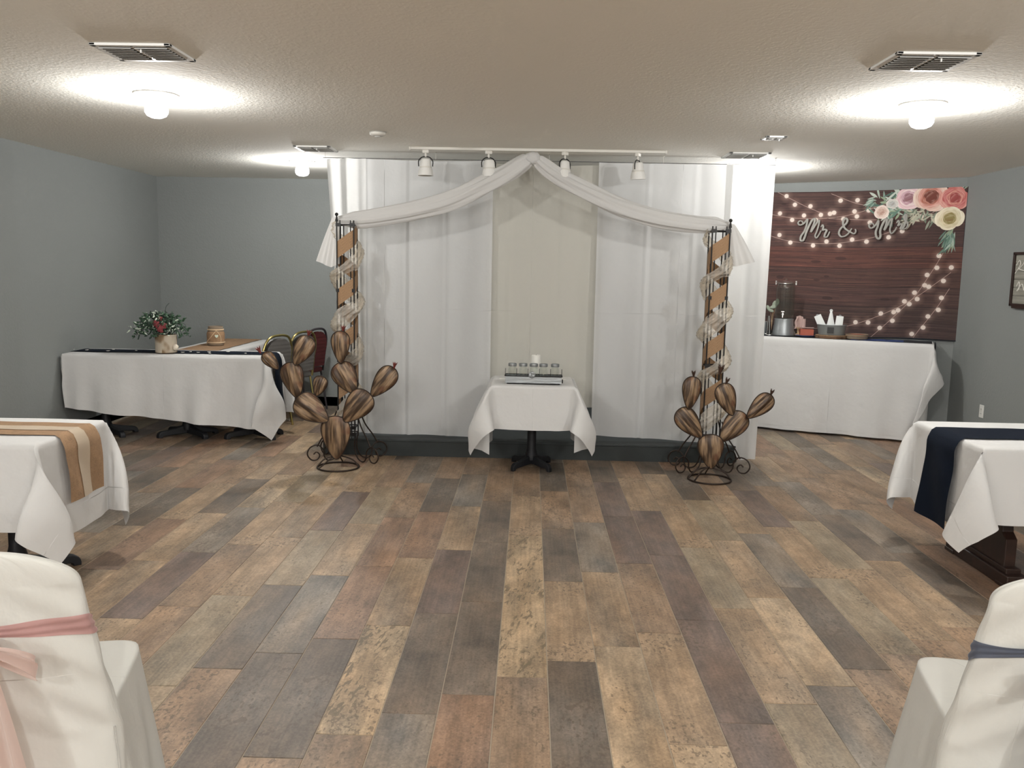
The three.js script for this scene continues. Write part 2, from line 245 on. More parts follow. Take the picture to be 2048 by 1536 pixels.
// ------------------------------------------------------------------ spotlight track
{
  const t = thing('track_rail', 'long pale ceiling track carrying the spotlights above the curtain', 'track', [0.03, CEIL, -7.02]);
  part('rail', bx(2.04, 0.022, 0.036, 0, -0.011, 0, 0.004), M.trackWhite, t); part('end_cap', bx(0.016, 0.026, 0.04, -1.02, -0.012, 0, 0.003), M.trackWhite, t); part('end_cap', bx(0.016, 0.026, 0.04, 1.02, -0.012, 0, 0.003), M.trackWhite, t);
  const heads = [[-0.865, 0, 'leftmost white track spotlight pointing straight down'], [-0.36, 0.05, 'white track spotlight just left of the swag knot'], [0.25, -0.05, 'white track spotlight just right of the swag knot, over the drape'], [0.83, 0.1, 'rightmost white track spotlight with bell shade']];
  heads.forEach(([x, tilt, label], i) => {
    const h = thing('track_spotlight', label, 'spotlight', [x, CEIL - 0.022, -7.02], i * 0.35);
    part('adapter', [bx(0.05, 0.026, 0.03, 0, -0.013, 0, 0.004), cyl(0.008, 0.008, 0.03, 0, -0.04, 0, 10)], M.trackWhite, h);
    part('yoke', tube([[-0.056, -0.13, 0], [-0.056, -0.085, 0], [-0.03, -0.058, 0], [0, -0.054, 0], [0.03, -0.058, 0], [0.056, -0.085, 0], [0.056, -0.13, 0]], 0.0045, 24, 6), M.blackIron, h);
    const s = part('shade', lathe([[0, -0.068], [0.03, -0.07], [0.04, -0.078], [0.044, -0.11], [0.047, -0.135], [0.056, -0.16], [0.062, -0.2], [0.06, -0.203], [0.05, -0.2], [0.044, -0.15], [0.0, -0.14]]), M.whitePaint, h); s.rotation.z = tilt;
    part('collar', lathe([[0.0455, -0.132], [0.05, -0.134], [0.05, -0.142], [0.048, -0.146]]), M.trackWhite, s);
  });
}

// ------------------------------------------------------------------ stage
{
  const s = new THREE.Shape(); s.moveTo(-1.76, 7.2); s.lineTo(-1.73, 7.17); s.lineTo(1.70, 7.17); s.quadraticCurveTo(1.76, 7.175, 1.8, 7.25); s.lineTo(1.8, 9.7); s.lineTo(-1.76, 9.7); s.closePath();
  const g = new THREE.ExtrudeGeometry(s, { depth: 0.128, bevelEnabled: false, curveSegments: 6 }); g.rotateX(-Math.PI / 2); g.scale(1, 1, 1);
  const st = new THREE.Group(); st.name = 'stage'; st.userData.kind = 'structure'; scene.add(st);
  part('skirting', g, M.stage, st);
  const g2 = new THREE.ExtrudeGeometry(s, { depth: 0.012, bevelEnabled: true, bevelThickness: 0.004, bevelSize: 0.006, bevelSegments: 2, curveSegments: 6 }); g2.rotateX(-Math.PI / 2); g2.translate(0, 0.13, 0); part('platform_top', g2, M.base, st);
}

// ------------------------------------------------------------------ curtain backdrop
const CZ = -7.34;
{ const t = thing('curtain_wire', 'thin dark wire along the ceiling from which the curtains hang', 'wire', [0.13, 2.503, CZ]);
  part('wire', rod([-1.9, 0, 0], [1.9, 0, 0], 0.003, 8), M.ventDark, t);
  for (const x of [-1.88, -0.95, 0, 0.95, 1.88]) part('hook', [rod([x, -0.006, 0], [x, CEIL - 2.503, 0], 0.002, 6), cyl(0.008, 0.008, 0.004, x, CEIL - 2.505, 0, 12)], M.trackWhite, t); }
function panel(label, o) {
  // o: x0,x1 top; b0,b1 bottom; hem(u), top, z, folds [[u,width,amp]..]
  const n = Math.round((o.x1 - o.x0) * 60) + 8;
  const R = rng(o.seed), ph = [R() * 9, R() * 9, R() * 9];
  const g = grid(n, 60, (u, v) => {
    const yt = o.top + (o.sag ?? 0) * Math.sin(u * Math.PI), yb = o.hem(u), y = lerp(yb, yt, v), w = 1 - v;
    const x = lerp(lerp(o.b0, o.b1, u), lerp(o.x0, o.x1, u), v);
    let z = o.z; for (const [c, wd, a, l = 0] of o.folds) { const d = (u + l * w - c) / wd; z += a * Math.exp(-d * d) * (0.55 + 0.6 * w); }
    z += 0.012 * (0.4 + w) * Math.sin(x * 9 + ph[0] + w * 1.4) + 0.007 * Math.sin(x * 23 + ph[1] + 2 * w) * (0.3 + 0.7 * v) + 0.02 * (fbm(x * 2.2 + o.seed, y * 1.1, 4, 3) - 0.5);
    z += (o.push ? o.push(u, w) : 0);
    return [x, y, z, x * 0.8, y * 0.8];
  });
  return solo('curtain', g, o.m ?? M.curtain, label, 'curtain');
}
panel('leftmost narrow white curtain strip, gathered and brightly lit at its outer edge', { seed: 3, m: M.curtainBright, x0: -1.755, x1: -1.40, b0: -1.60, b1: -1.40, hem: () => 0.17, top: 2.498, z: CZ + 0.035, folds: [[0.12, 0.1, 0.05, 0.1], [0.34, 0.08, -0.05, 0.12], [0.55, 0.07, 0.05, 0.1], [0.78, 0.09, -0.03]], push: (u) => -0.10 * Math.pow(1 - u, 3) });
panel('wide white curtain panel left of the centre, behind the cactus with the tall arms', { seed: 11, x0: -1.43, x1: -0.335, b0: -1.43, b1: -0.335, hem: u => 0.165 - 0.015 * u, top: 2.50, sag: -0.012, z: CZ + 0.015, folds: [[0.03, 0.02, 0.02], [0.335, 0.012, -0.018], [0.35, 0.03, 0.018], [0.64, 0.012, -0.012], [0.66, 0.05, 0.015], [0.99, 0.03, 0.012]] });
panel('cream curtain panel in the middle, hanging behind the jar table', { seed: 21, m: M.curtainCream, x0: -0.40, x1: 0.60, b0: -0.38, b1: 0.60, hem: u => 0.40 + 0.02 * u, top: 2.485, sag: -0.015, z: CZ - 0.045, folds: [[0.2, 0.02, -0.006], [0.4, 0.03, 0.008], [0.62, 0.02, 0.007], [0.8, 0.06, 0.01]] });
panel('wide white curtain panel right of the centre with upright fold lines', { seed: 31, x0: 0.545, x1: 1.66, b0: 0.548, b1: 1.64, hem: u => 0.19 - 0.045 * u, top: 2.497, z: CZ + 0.015, folds: [[0.0, 0.03, 0.02], [0.38, 0.014, -0.02], [0.4, 0.04, 0.015], [0.73, 0.014, -0.02], [0.76, 0.05, 0.016]] });
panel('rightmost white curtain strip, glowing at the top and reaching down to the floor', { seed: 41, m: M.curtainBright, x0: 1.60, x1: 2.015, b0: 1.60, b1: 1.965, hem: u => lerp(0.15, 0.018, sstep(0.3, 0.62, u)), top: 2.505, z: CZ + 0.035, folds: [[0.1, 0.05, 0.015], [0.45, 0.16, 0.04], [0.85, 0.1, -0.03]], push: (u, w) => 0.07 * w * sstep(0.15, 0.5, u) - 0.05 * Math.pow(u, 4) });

// ------------------------------------------------------------------ swag
function gathered(curve, width, thick, n, folds, seed) {
  const R = rng(seed), ph = R() * 6;
  return grid(n, 48, (u, v) => {
    const c = curve(u), W = width(u) * 0.5, T = thick(u) * 0.5, a = v * Math.PI * 2;
    const r = 1 + 0.13 * Math.cos(folds * a + ph + 2.5 * Math.sin(u * 5)) + 0.05 * Math.cos(13 * a + u * 9);
    const dir = curve(Math.min(1, u + 0.01)), prev = curve(Math.max(0, u - 0.01)), tx = dir[0] - prev[0], ty = dir[1] - prev[1], l = Math.hypot(tx, ty) || 1;
    return [c[0] - ty / l * W * r * Math.sin(a), c[1] + tx / l * W * r * Math.sin(a), c[2] + T * r * Math.cos(a) * 1.6, u * 3, v];
  });
}
function spline(P) { const c = new THREE.CatmullRomCurve3(P.map(p => V3(...p))); return u => { const q = c.getPoint(clamp(u)); return [q.x, q.y, q.z]; }; }
{
  const t = thing('swag', 'white gathered drape swagged from the ceiling track to both black columns', 'drape');
  const left = spline([[-1.56, 1.965, -6.97], [-1.40, 1.975, -6.96], [-1.27, 1.997, -6.95], [-0.947, 2.06, -6.96], [-0.666, 2.136, -6.97], [-0.426, 2.25, -6.99], [-0.227, 2.355, -7.0], [-0.05, 2.468, -7.0], [-0.015, 2.5, -7.0]]);
  const right = spline([[1.545, 1.975, -6.87], [1.42, 1.98, -6.88], [1.295, 1.985, -6.9], [1.015, 2.023, -6.93], [0.735, 2.096, -6.95], [0.453, 2.217, -6.97], [0.212, 2.34, -6.99], [0.04, 2.462, -7.0], [0.0, 2.5, -7.0]]);
  const wL = u => lerp(0.115, 0.06, sstep(0.8, 1, u)) + 0.03 * Math.sin(u * Math.PI) - 0.05 * sstep(0.12, 0, u);
  part('left_drape', gathered(left, wL, u => 0.05, 70, 5, 4), M.swag, t); part('right_drape', gathered(right, u => wL(u) - 0.012, u => 0.045, 70, 5, 9), M.swag, t);
  part('knot', (() => { const g = new THREE.SphereGeometry(0.055, 24, 18), p = g.attributes.position; for (let i = 0; i < p.count; i++) { const x = p.getX(i), y = p.getY(i), z = p.getZ(i), k = 1 + 0.35 * (fbm(x * 40 + 5, y * 40 + z * 30, 3, 2) - 0.5); p.setXYZ(i, x * k * 1.1, y * k * 0.9, z * k * 0.7); } g.computeVertexNormals(); return g.translate(-0.008, 2.485, -6.985); })(), M.swag, t);
  const tail = (x, y, z, dir, w1, len) => grid(24, 24, (u, v) => { const d = v * len * (1 - 0.2 * Math.abs(u - 0.4)), s = (u - 0.35) * lerp(0.05, w1, v); return [x + dir * (s + 0.04 * v), y - d + 0.012 * Math.sin(v * 3), z + 0.02 + 0.018 * Math.sin(u * 15 + dir) * v, u, v]; });
  part('left_tail', tail(-1.565, 1.99, -6.94, -1, 0.19, 0.40), M.swag, t); part('right_tail', tail(1.545, 1.985, -6.84, 1, 0.26, 0.33), M.swag, t);
}

// ------------------------------------------------------------------ trellis columns
function ribbonBand(t, name, m, x, z, R, y0, y1, wd, start, rz = R, bulge = 0) {
  const turns = (y1 - y0) / 0.38;
  const g = grid(220, 12, (u, v) => {
    const a = start + u * turns * Math.PI * 2, y = lerp(y1, y0, u) + (v - 0.5) * wd * (1 + (bulge ? 0.35 * Math.sin(u * 37 + start) : 0));
    const puff = bulge * (0.4 + 0.6 * Math.abs(Math.sin(u * 21 + start))) * Math.sin(v * Math.PI) + (bulge ? 0.012 * Math.sin(v * 19 + u * 130) : 0);
    const c = Math.cos(a), s = Math.sin(a), q = Math.pow(Math.pow(Math.abs(c), 4) + Math.pow(Math.abs(s), 4), -0.25);
    return [x + (R * q + puff) * c, y, z + (rz * q + puff) * s, u * 10, v];
  });
  return part(name, g, m, t);
}
function scroll(cx, cy, R, turns, r, plane, flip = 1) {     // a spiral in the plane spanned by plane[] (horizontal dir) and up
  const pts = []; for (let i = 0; i <= 40; i++) { const u = i / 40, a = Math.PI / 2 + flip * u * turns * Math.PI * 2, q = R * (1 - 0.72 * u); pts.push(V3(cx[0] + plane[0] * q * Math.cos(a), cy + q * Math.sin(a), cx[1] + plane[1] * q * Math.cos(a))); } return tube(pts, r, 80, 6);
}
function column(label, x, z, mirror, angles) {
  const t = thing('trellis_column', label, 'column', [x, 0, z]), H = 1.965, a = 0.068;
  for (const [sx, sz] of [[-1, -1], [1, -1], [1, 1], [-1, 1]]) part('post', [rod([sx * a, 0.2, sz * a], [sx * a, H, sz * a], 0.0055), rod([sx * (a - 0.026), 0.2, sz * a], [sx * (a - 0.026), H, sz * a], 0.0045)], M.blackIron, t);
  for (const y of [0.235, 0.29, 0.87, 1.41, 1.93]) part('ring', [rod([-a, y, -a], [a, y, -a], 0.005), rod([a, y, -a], [a, y, a], 0.005), rod([a, y, a], [-a, y, a], 0.005), rod([-a, y, a], [-a, y, -a], 0.005), bx(0.04, 0.028, 0.012, -a + 0.012, y, a), bx(0.04, 0.028, 0.012, a - 0.012, y, a)], M.blackIron, t);
  for (let k = 0; k < 4; k++) {
    const an = angles[k] * Math.PI / 180, c = Math.cos(an), s = Math.sin(an), P = (r, y) => V3(c * r, y, s * r), q = 0.095;
    const g = [tube([P(q, 0.42), P(q + 0.05, 0.3), P(q + 0.12, 0.2), P(q + 0.16, 0.13)], 0.006, 20, 6)];
    g.push(tube([P(0.085, 0.24), P(0.07, 0.12), P(0.11, 0.03), P(0.17, 0.012), P(0.2, 0.05), P(0.205, 0.1), P(0.25, 0.142), P(0.31, 0.125), P(0.335, 0.07), P(0.3, 0.02), P(0.255, 0.022), P(0.235, 0.058), P(0.262, 0.085), P(0.285, 0.066)], 0.0058, 60, 6));
    part('scroll_foot', g, M.rustIron, t);
  }
  part('finial', [cyl(0.004, 0.012, 0.05, a * mirror, H + 0.015, a, 10), new THREE.SphereGeometry(0.014, 12, 8).translate(a * mirror, H + 0.045, a)], M.blackIron, t);
  return t;
}
function wrap(label1, label2, x, z, start) {
  const t1 = thing('burlap_ribbon', label1, 'ribbon', [x, 0, z]); ribbonBand(t1, 'band', M.burlap, 0, 0, 0.078, 0.5, 1.93, 0.135, start);
  const t2 = thing('sheer_ribbon', label2, 'ribbon', [x, 0, z]); ribbonBand(t2, 'band', M.sheerGold, 0, 0, 0.082, 0.42, 1.9, 0.14, start - 2.65, 0.082, 0.05);
}
column('black wire trellis column behind the taller cactus on the left', -1.487, -6.95, -1, [160, 33, -29, 214]);
column('black wire trellis column behind the smaller cactus on the right', 1.472, -6.86, 1, [24, 150, 207, -36]);
wrap('tan burlap ribbon wound round the left wire column', 'puffy sheer gold ribbon wound round the left wire column', -1.487, -6.95, -0.95);
wrap('tan burlap ribbon wound round the right wire column', 'puffy sheer gold ribbon wound round the right wire column', 1.472, -6.86, -0.58);

// ------------------------------------------------------------------ metal cacti
function padShape(L, W, inv) {
  const pts = []; for (let i = 0; i < 48; i++) { const th = i / 48 * Math.PI * 2, t = (1 - Math.cos(th)) / 2, tap = lerp(0.42, 1.1, Math.pow(t, 1.1)); pts.push([0.5 * W * Math.sin(th) * tap * 1.18, L * t]); } return pts;
}
function padGeo(L, W, T) {
  const o = padShape(L, W), P = [], uv = [], ix = [], NR = 8, N = o.length;
  for (const side of [1, -1]) { const base = P.length / 3;
    for (let r = 0; r <= NR; r++) { const f = r / NR; for (const [x, y] of o) { const px = x * f, py = L * 0.58 + (y - L * 0.58) * f; const ridge = 0.012 * T / 0.03 * Math.cos(px / W * 18) * (1 - f * f); P.push(px, py, side * (T * Math.sqrt(Math.max(0, 1 - f * f)) * 0.9 + ridge * 0.35)); uv.push(px / W + 0.5, py / L); } }
    for (let r = 0; r < NR; r++) for (let i = 0; i < N; i++) { const a = base + r * N + i, b = base + r * N + (i + 1) % N, c = a + N, d = b + N; if (side > 0) ix.push(a, c, b, b, c, d); else ix.push(a, b, c, b, d, c); } }
  const g = new THREE.BufferGeometry(); g.setAttribute('position', new THREE.Float32BufferAttribute(P, 3)); g.setAttribute('uv', new THREE.Float32BufferAttribute(uv, 2)); g.setIndex(ix); g.computeVertexNormals(); return g;
}
function budGeo(s) { const g = []; g.push(lathe([[0.004, 0], [0.008, 0.012], [0.011, 0.026], [0.017, 0.04]], 6)); for (let k = 0; k < 4; k++) { const a = k * 1.57 + 0.3; const q = new THREE.ConeGeometry(0.007, 0.024, 4).rotateZ(-0.5).translate(0.014, 0.047, 0).rotateY(a); g.push(q); } return mergeGeometries(g.map(q => strip(q.index ? q.toNonIndexed() : q))).scale(s, s, s); }
function cactus(label, ox, z0, pads, buds, ringX, ringZ, red) {
  const t = thing('metal_cactus', label, 'cactus sculpture', [ox, 0, z0]);
  pads.forEach(([x0, y0, x1, y1, w], i) => {
    const dx = x1 - x0, dy = y1 - y0, L = Math.hypot(dx, dy) * (i ? 1.02 : 1), p = part('pad', padGeo(L, w, 0.028), padMats[(i * 7 + (red ? 1 : 0)) % 4], t);
    p.position.set(x0 - ox, y0, (i % 3 - 1) * 0.016 + (i ? 0 : 0.012)); p.rotation.z = Math.atan2(-dx, dy); p.rotation.order = 'ZYX'; p.rotation.y = ((i * 5) % 3 - 1) * 0.12;
    part('rim', tube(padShape(L, w).map(q => V3(q[0], q[1], 0)), 0.0045, 64, 6, true), M.rustIron, p);
  });
  buds.forEach(([x, y, rz, s]) => { const b = part('flower_bud', budGeo(s), red ? M.budRed : M.budRust, t); b.position.set(x - ox, y - 0.04, 0); b.rotation.z = rz; });
  const r = 0.165, cx = ringX - ox, cz = ringZ - z0;
  part('base_ring', new THREE.TorusGeometry(r, 0.007, 8, 64).rotateX(Math.PI / 2).translate(cx, 0.007, cz), M.rustIron, t);
  part('arch_brace', [tube([[cx - r, 0.01, cz], [cx - r * 0.7, 0.06, cz - 0.02], [cx - 0.02, 0.085, cz - 0.05], [cx + r * 0.7, 0.06, cz - 0.02], [cx + r, 0.01, cz]], 0.006, 40, 6), tube([[cx - r * 0.8, 0.01, cz + 0.08], [cx - 0.05, 0.08, cz], [cx, 0.11, -0.0]], 0.006, 24, 6), tube([[cx, 0.01, cz - r], [cx, 0.06, cz - 0.09], [cx + 0.005, 0.11, 0]], 0.006, 20, 6)], M.rustIron, t);
}
cactus('large rust brown metal cactus on a wire ring, left of the aisle', -1.53, -6.68, [
  [-1.528, 0.068, -1.534, 0.420, 0.255], [-1.592, 0.378, -1.838, 0.552, 0.225], [-1.459, 0.381, -1.267, 0.613, 0.222], [-1.834, 0.556, -1.900, 0.834, 0.200], [-1.983, 0.788, -2.093, 0.909, 0.108], [-1.848, 0.825, -1.726, 1.044, 0.165], [-1.688, 0.577, -1.637, 0.731, 0.122], [-1.373, 0.606, -1.508, 0.838, 0.2], [-1.482, 0.847, -1.484, 1.094, 0.154], [-1.246, 0.584, -1.069, 0.808, 0.174]],
  [[-2.118, 0.947, 0.5, 1.1], [-1.742, 1.082, -0.2, 1.1], [-1.467, 1.127, -0.1, 1.0], [-1.066, 0.848, -0.2, 1.0]], -1.515, -6.69, true);
cactus('smaller bronze brown metal cactus on a wire ring, right of the aisle', 1.43, -6.56, [
  [1.437, 0.090, 1.416, 0.363, 0.208], [1.348, 0.339, 1.164, 0.547, 0.178], [1.236, 0.559, 1.261, 0.808, 0.148], [1.503, 0.309, 1.670, 0.528, 0.186], [1.580, 0.517, 1.484, 0.756, 0.164], [1.689, 0.503, 1.864, 0.676, 0.15]],
  [[1.266, 0.845, 0.05, 1.0], [1.514, 0.796, -0.3, 1.05], [1.861, 0.716, -0.3, 1.0], [1.46, 0.87, -0.2, 1.5]], 1.428, -6.57, false);

// ------------------------------------------------------------------ draped cloths and tables
function drape(o) {
  // table top L (x) by D (z) at height H; drops: px, nx, pz, nz; hem functions may vary the drop along a side
  const { L, D, H, seed } = o, a = L / 2, b = D / 2, k = o.k ?? 0.34, ph = rng(seed), f = [ph() * 9, ph() * 9, ph() * 9, ph() * 9], wav = o.wave ?? 0.02, RR = 0.012;
  const us = [], vs = [];
  const fill = (arr, half, d0, d1, n0, n1) => { for (let i = 0; i < n1; i++) arr.push(-half - d0 * (1 - i / n1)); for (let i = 0; i <= n0; i++) arr.push(lerp(-half, half, i / n0)); for (let i = 1; i <= n1; i++) arr.push(half + d1 * i / n1); };
  fill(us, a, o.nx, o.px, Math.max(10, Math.round(L / 0.035)), 22); fill(vs, b, o.nz, o.pz, Math.max(10, Math.round(D / 0.035)), 22);
  const NU = us.length - 1, NV = vs.length - 1, skew = o.skew ?? 0;
  const drop = d => (d < RR * 1.57 ? [RR * Math.sin(d / RR), RR * (1 - Math.cos(d / RR))] : [RR, RR + d - RR * 1.57]);
  return grid(NU, NV, (uu, vv) => {
    const u = us[Math.round(uu * NU)]; let v = vs[Math.round(vv * NV)];
    let du = Math.max(0, Math.abs(u) - a), dv = Math.max(0, Math.abs(v) - b); const su = Math.sign(u), sv = Math.sign(v);
    if (dv > 0 && sv > 0) dv *= 1 + skew * clamp(u / a, -1, 1);
    let x, y, z, sx = clamp(u, -a, a), sz = clamp(v, -b, b);
    if (du === 0 && dv === 0) { x = u; z = v; y = H + 0.0012 * Math.sin(u * 11 + f[0]) * Math.sin(v * 9 + f[1]); }
    else if (du > 0 && dv > 0) {
      const r0 = Math.hypot(du, dv), r = r0 < 0.5 ? r0 : 0.5 + (r0 - 0.5) * 0.72, phi = Math.atan2(dv, du), s2 = Math.sin(2 * phi), kk = k * Math.pow(s2, 0.6) * (o.kc ? o.kc(su, sv) : 1), psi = Math.PI / 4 + (phi - Math.PI / 4) * 0.95;
      const [ro, rd] = drop(r); const q0 = o.r0 ?? 0.35, re = r < q0 ? r - r * r / (2.6 * q0) : q0 - q0 / 2.6 + (r - q0) * 0.23; const s = re * kk * 1.25 * (1 - 0.42 * sstep(0.36, 0.68, r)) + ro; const w = 0.012 * Math.sin(r * 16 + phi * 3 + f[2]) * s2;
      x = sx + su * (s * Math.cos(psi) + w); z = sz + sv * (s * Math.sin(psi) - w); y = H - (rd - 0.35 * kk * re);
      const tl = 0.42 * r0 * Math.sin(phi - Math.PI / 4) * Math.sqrt(Math.max(0, s2)) * sstep(0.06, 0.45, r0) * (o.kc && su < 0 ? 0.2 : 1); x -= su * tl; z += sv * tl;
    } else if (dv > 0) {
      const [ro, rd] = drop(dv), m = o.nz && o.pz ? dv / (sv > 0 ? o.pz : o.nz) : 0, edge = sstep(0, 0.16, a - Math.abs(u));
      const fold = wav * m * edge * (0.9 + Math.sin(u * 8.3 + f[0]) + 0.6 * Math.sin(u * 15.7 + f[1] + m) + 0.3 * Math.sin(u * 29 + f[2]));
      x = u + 0.004 * Math.sin(u * 20) * m * edge; z = sz + sv * (ro + 0.02 * m * edge + Math.max(-0.004, fold)); y = H - rd;
    } else {
      const [ro, rd] = drop(du), m = du / (su > 0 ? o.px : o.nx), edge = sstep(0, 0.16, b - Math.abs(v));
      const fold = 0.6 * wav * m * edge * (0.9 + Math.sin(v * 9.3 + f[2]) + 0.6 * Math.sin(v * 17 + f[3] + m));
      x = sx + su * (ro + 0.02 * m * edge + Math.max(-0.004, fold)); z = v; y = H - rd;
    }
    y = Math.max(y, o.floor ?? 0.012);
    return [x, y, z, u * 0.9 + seed, v * 0.9];
  });
}
function tablecloth(pos, turn, o, label) { const m = solo('tablecloth', drape(o), o.m ?? M.clothWhite, label, 'tablecloth'); m.position.set(pos[0], 0, pos[2]); m.rotation.y = turn; return m; }
function runner(pos, turn, W, L, ends, H, name, m, label, lay = 0) {      // strip along x, width W along z, hanging over the ends by ends[0], ends[1]
  const R0 = 0.016, a = L / 2, tot = L + ends[0] + ends[1];
  const at = s => { const d = Math.abs(s) - a; if (d <= 0) return [s, H]; const q = Math.sign(s); return d < R0 * 1.57 ? [q * (a + R0 * Math.sin(d / R0)), H - R0 * (1 - Math.cos(d / R0))] : [q * (a + R0), H - R0 - (d - R0 * 1.57)]; };
  const mk = (w, lift, zo = 0, wob = 0.004) => grid(Math.max(40, Math.round(tot / 0.02)), 10, (u, v) => { const s = -a - ends[0] + u * tot, [x, y] = at(s); const over = Math.max(0, Math.abs(s) - a); return [x + Math.sign(s) * (over > 0 ? lift + 0.024 * sstep(0, 0.08, over) + 0.05 * over + 0.008 * sstep(0.05, 0.2, over) * Math.sin((0.5 + (v - 0.5) * w / W) * 6 + s * 9) : 0), y + (over > 0 ? 0 : lift), zo + (v - 0.5) * w + wob * Math.sin(s * 21 + v * 3) + 0.05 * over * Math.sin(s * 9) * (v - 0.5), s * 1.2, v * w * 1.2]; });
  const t = thing(name, label, 'table runner', pos, turn); part('cloth', mk(W, 0.004), m, t); if (lay) part('lace_strip', mk(lay, 0.0065, 0), M.lace, t, 'pale lace strip along the middle'); return t;
}
function pedestalTable(label, pos, turn, L, D, H, xs, style = 'cross') {
  const t = thing('table', label, 'table', pos, turn);
  part('table_top', bx(L, 0.028, D, 0, H - 0.0245, 0, 0.006), M.blackPaint, t);
  for (const x of xs) {
    part('pedestal', lathe([[0.045, 0.06], [0.05, 0.1], [0.036, 0.16], [0.034, H - 0.14], [0.045, H - 0.08], [0.09, H - 0.05], [0.09, H - 0.04], [0, H - 0.04]], 24).translate(x, 0, 0), M.blackPaint, t);
    for (let k = 0; k < 4; k++) {
      const s = new THREE.Shape(); s.moveTo(0, 0.03); s.lineTo(0.24, 0.018); s.quadraticCurveTo(0.275, 0.02, 0.28, 0); s.lineTo(0.31, 0); s.quadraticCurveTo(0.315, 0.04, 0.27, 0.05); s.quadraticCurveTo(0.12, 0.06, 0, 0.105); s.closePath();
      const g = new THREE.ExtrudeGeometry(s, { depth: 0.036, bevelEnabled: true, bevelThickness: 0.008, bevelSize: 0.006, bevelSegments: 2 }).translate(0, 0.006, -0.018).rotateY(Math.PI / 4 + k * Math.PI / 2);
      g.scale(Math.min(1, L / 0.9), 1, Math.min(1, D / 0.75)); part('foot', g.translate(x, 0, 0), M.blackPaint, t);
    }
  }
  return t;
}
// near left
pedestalTable('black pedestal table under the white cloth with the burlap runner, nearest on the left', [-3.02, 0, -4.17], 0, 1.46, 0.62, 0.757, [-0.3, 0.42]);
tablecloth([-3.02, 0, -4.17], 0, { L: 1.47, D: 0.63, H: 0.76, nx: 0.4, px: 0.5, pz: 0.43, nz: 0.46, seed: 5, wave: 0.012, k: 0.33 }, 'white cloth on the near left table, under the burlap runner');
runner([-3.02, 0, -4.185], 0, 0.33, 1.47, [0.25, 0.34], 0.7625, 'burlap_runner', M.burlap, 'tan burlap table runner with pale lace strip hanging over the near left table end', 0.1);
// near right: trestle table
{
  const t = thing('trestle_table', 'dark wood trestle table under the white cloth with the navy runner, on the right', 'table', [3.06, 0, -4.66]);
  part('table_top', bx(1.5, 0.03, 0.74, 0, 0.7415, 0, 0.006), M.darkWood, t);
  for (const x of [-0.5, 0.5]) {
    const s = new THREE.Shape(); const P = [[-0.24, 0.09], [0.24, 0.09], [0.24, 0.24], [0.2, 0.27], [0.19, 0.33], [0.15, 0.36], [0.16, 0.44], [0.24, 0.52], [0.27, 0.6], [0.27, 0.72], [-0.27, 0.72], [-0.27, 0.6], [-0.24, 0.52], [-0.16, 0.44], [-0.15, 0.36], [-0.19, 0.33], [-0.2, 0.27], [-0.24, 0.24]]; P.forEach((p, i) => (i ? s.lineTo(...p) : s.moveTo(...p)));
    part('trestle_panel', new THREE.ExtrudeGeometry(s, { depth: 0.05, bevelEnabled: true, bevelThickness: 0.006, bevelSize: 0.006, bevelSegments: 2 }).rotateY(Math.PI / 2).translate(x - 0.025, 0, 0), M.darkWood, t);
    part('trestle_foot', [bx(0.11, 0.07, 0.66, x, 0.035, 0, 0.008), bx(0.08, 0.03, 0.58, x, 0.082, 0, 0.006), bx(0.12, 0.02, 0.1, x, 0.01, 0.28, 0.004), bx(0.12, 0.02, 0.1, x, 0.01, -0.28, 0.004)], M.darkWood, t);
  }
  part('stretcher', bx(1.0, 0.09, 0.035, 0, 0.3, 0, 0.006), M.darkWood, t);
}
tablecloth([3.06, 0, -4.66], 0, { L: 1.51, D: 0.755, H: 0.76, nx: 0.47, px: 0.4, pz: 0.4, nz: 0.43, seed: 15, wave: 0.01, k: 0.4 }, 'white cloth on the near right table, under the navy runner');
runner([3.06, 0, -4.65], 0, 0.33, 1.51, [0.5, 0.25], 0.7625, 'navy_runner', M.navy, 'navy blue velvet runner hanging over the end of the near right table');
// far left long table
pedestalTable('long black pedestal table under the white cloth by the left wall, carrying the bouquet', [-3.285, 0, -7.82], 0.03, 1.78, 0.5, 0.777, [-0.66, 0.1, 0.72]);
tablecloth([-3.285, 0, -7.82], 0.03, { L: 1.80, D: 0.51, H: 0.78, nx: 0.14, px: 0.62, pz: 0.58, nz: 0.2, seed: 25, wave: 0.032, skew: 0.15, k: 0.34, kc: (u, v) => (u > 0 && v > 0 ? 1.25 : u < 0 ? 0.12 : 1) }, 'long white cloth on the far left table with the bouquet');
runner([-3.285, 0, -7.85], 0.03, 0.26, 1.80, [0.02, 0.5], 0.7825, 'navy_runner', M.navy, 'narrow dark navy runner strewn with white petals on the far left table');
// table behind it, running to the back wall
pedestalTable('table along the back of the room behind the bouquet table, under a white cloth', [-3.21, 0, -8.9], Math.PI / 2, 1.42, 0.58, 0.757, [-0.35, 0.35]);
tablecloth([-3.21, 0, -8.9], Math.PI / 2, { L: 1.44, D: 0.6, H: 0.76, nx: 0.3, px: 0.1, pz: 0.42, nz: 0.4, seed: 35, wave: 0.012 }, 'white cloth on the table behind, under the wide burlap runner');
runner([-3.23, 0, -8.9], Math.PI / 2, 0.4, 1.42, [0.1, 0.05], 0.7625, 'burlap_runner', M.burlap, 'wide plain burlap runner under the twine wrapped jar at the back left');
// centre table
pedestalTable('small black pedestal table in front of the curtain, under the short white cloth', [0.033, 0, -6.88], 0, 0.62, 0.6, 0.707, [0]);
tablecloth([0.033, 0, -6.88], 0, { L: 0.64, D: 0.6, H: 0.71, nx: 0.56, px: 0.53, pz: 0.35, nz: 0.3, seed: 45, wave: 0.012, k: 0.62, r0: 0.26, floor: 0.02 }, 'short white cloth with hanging corners on the small centre table');
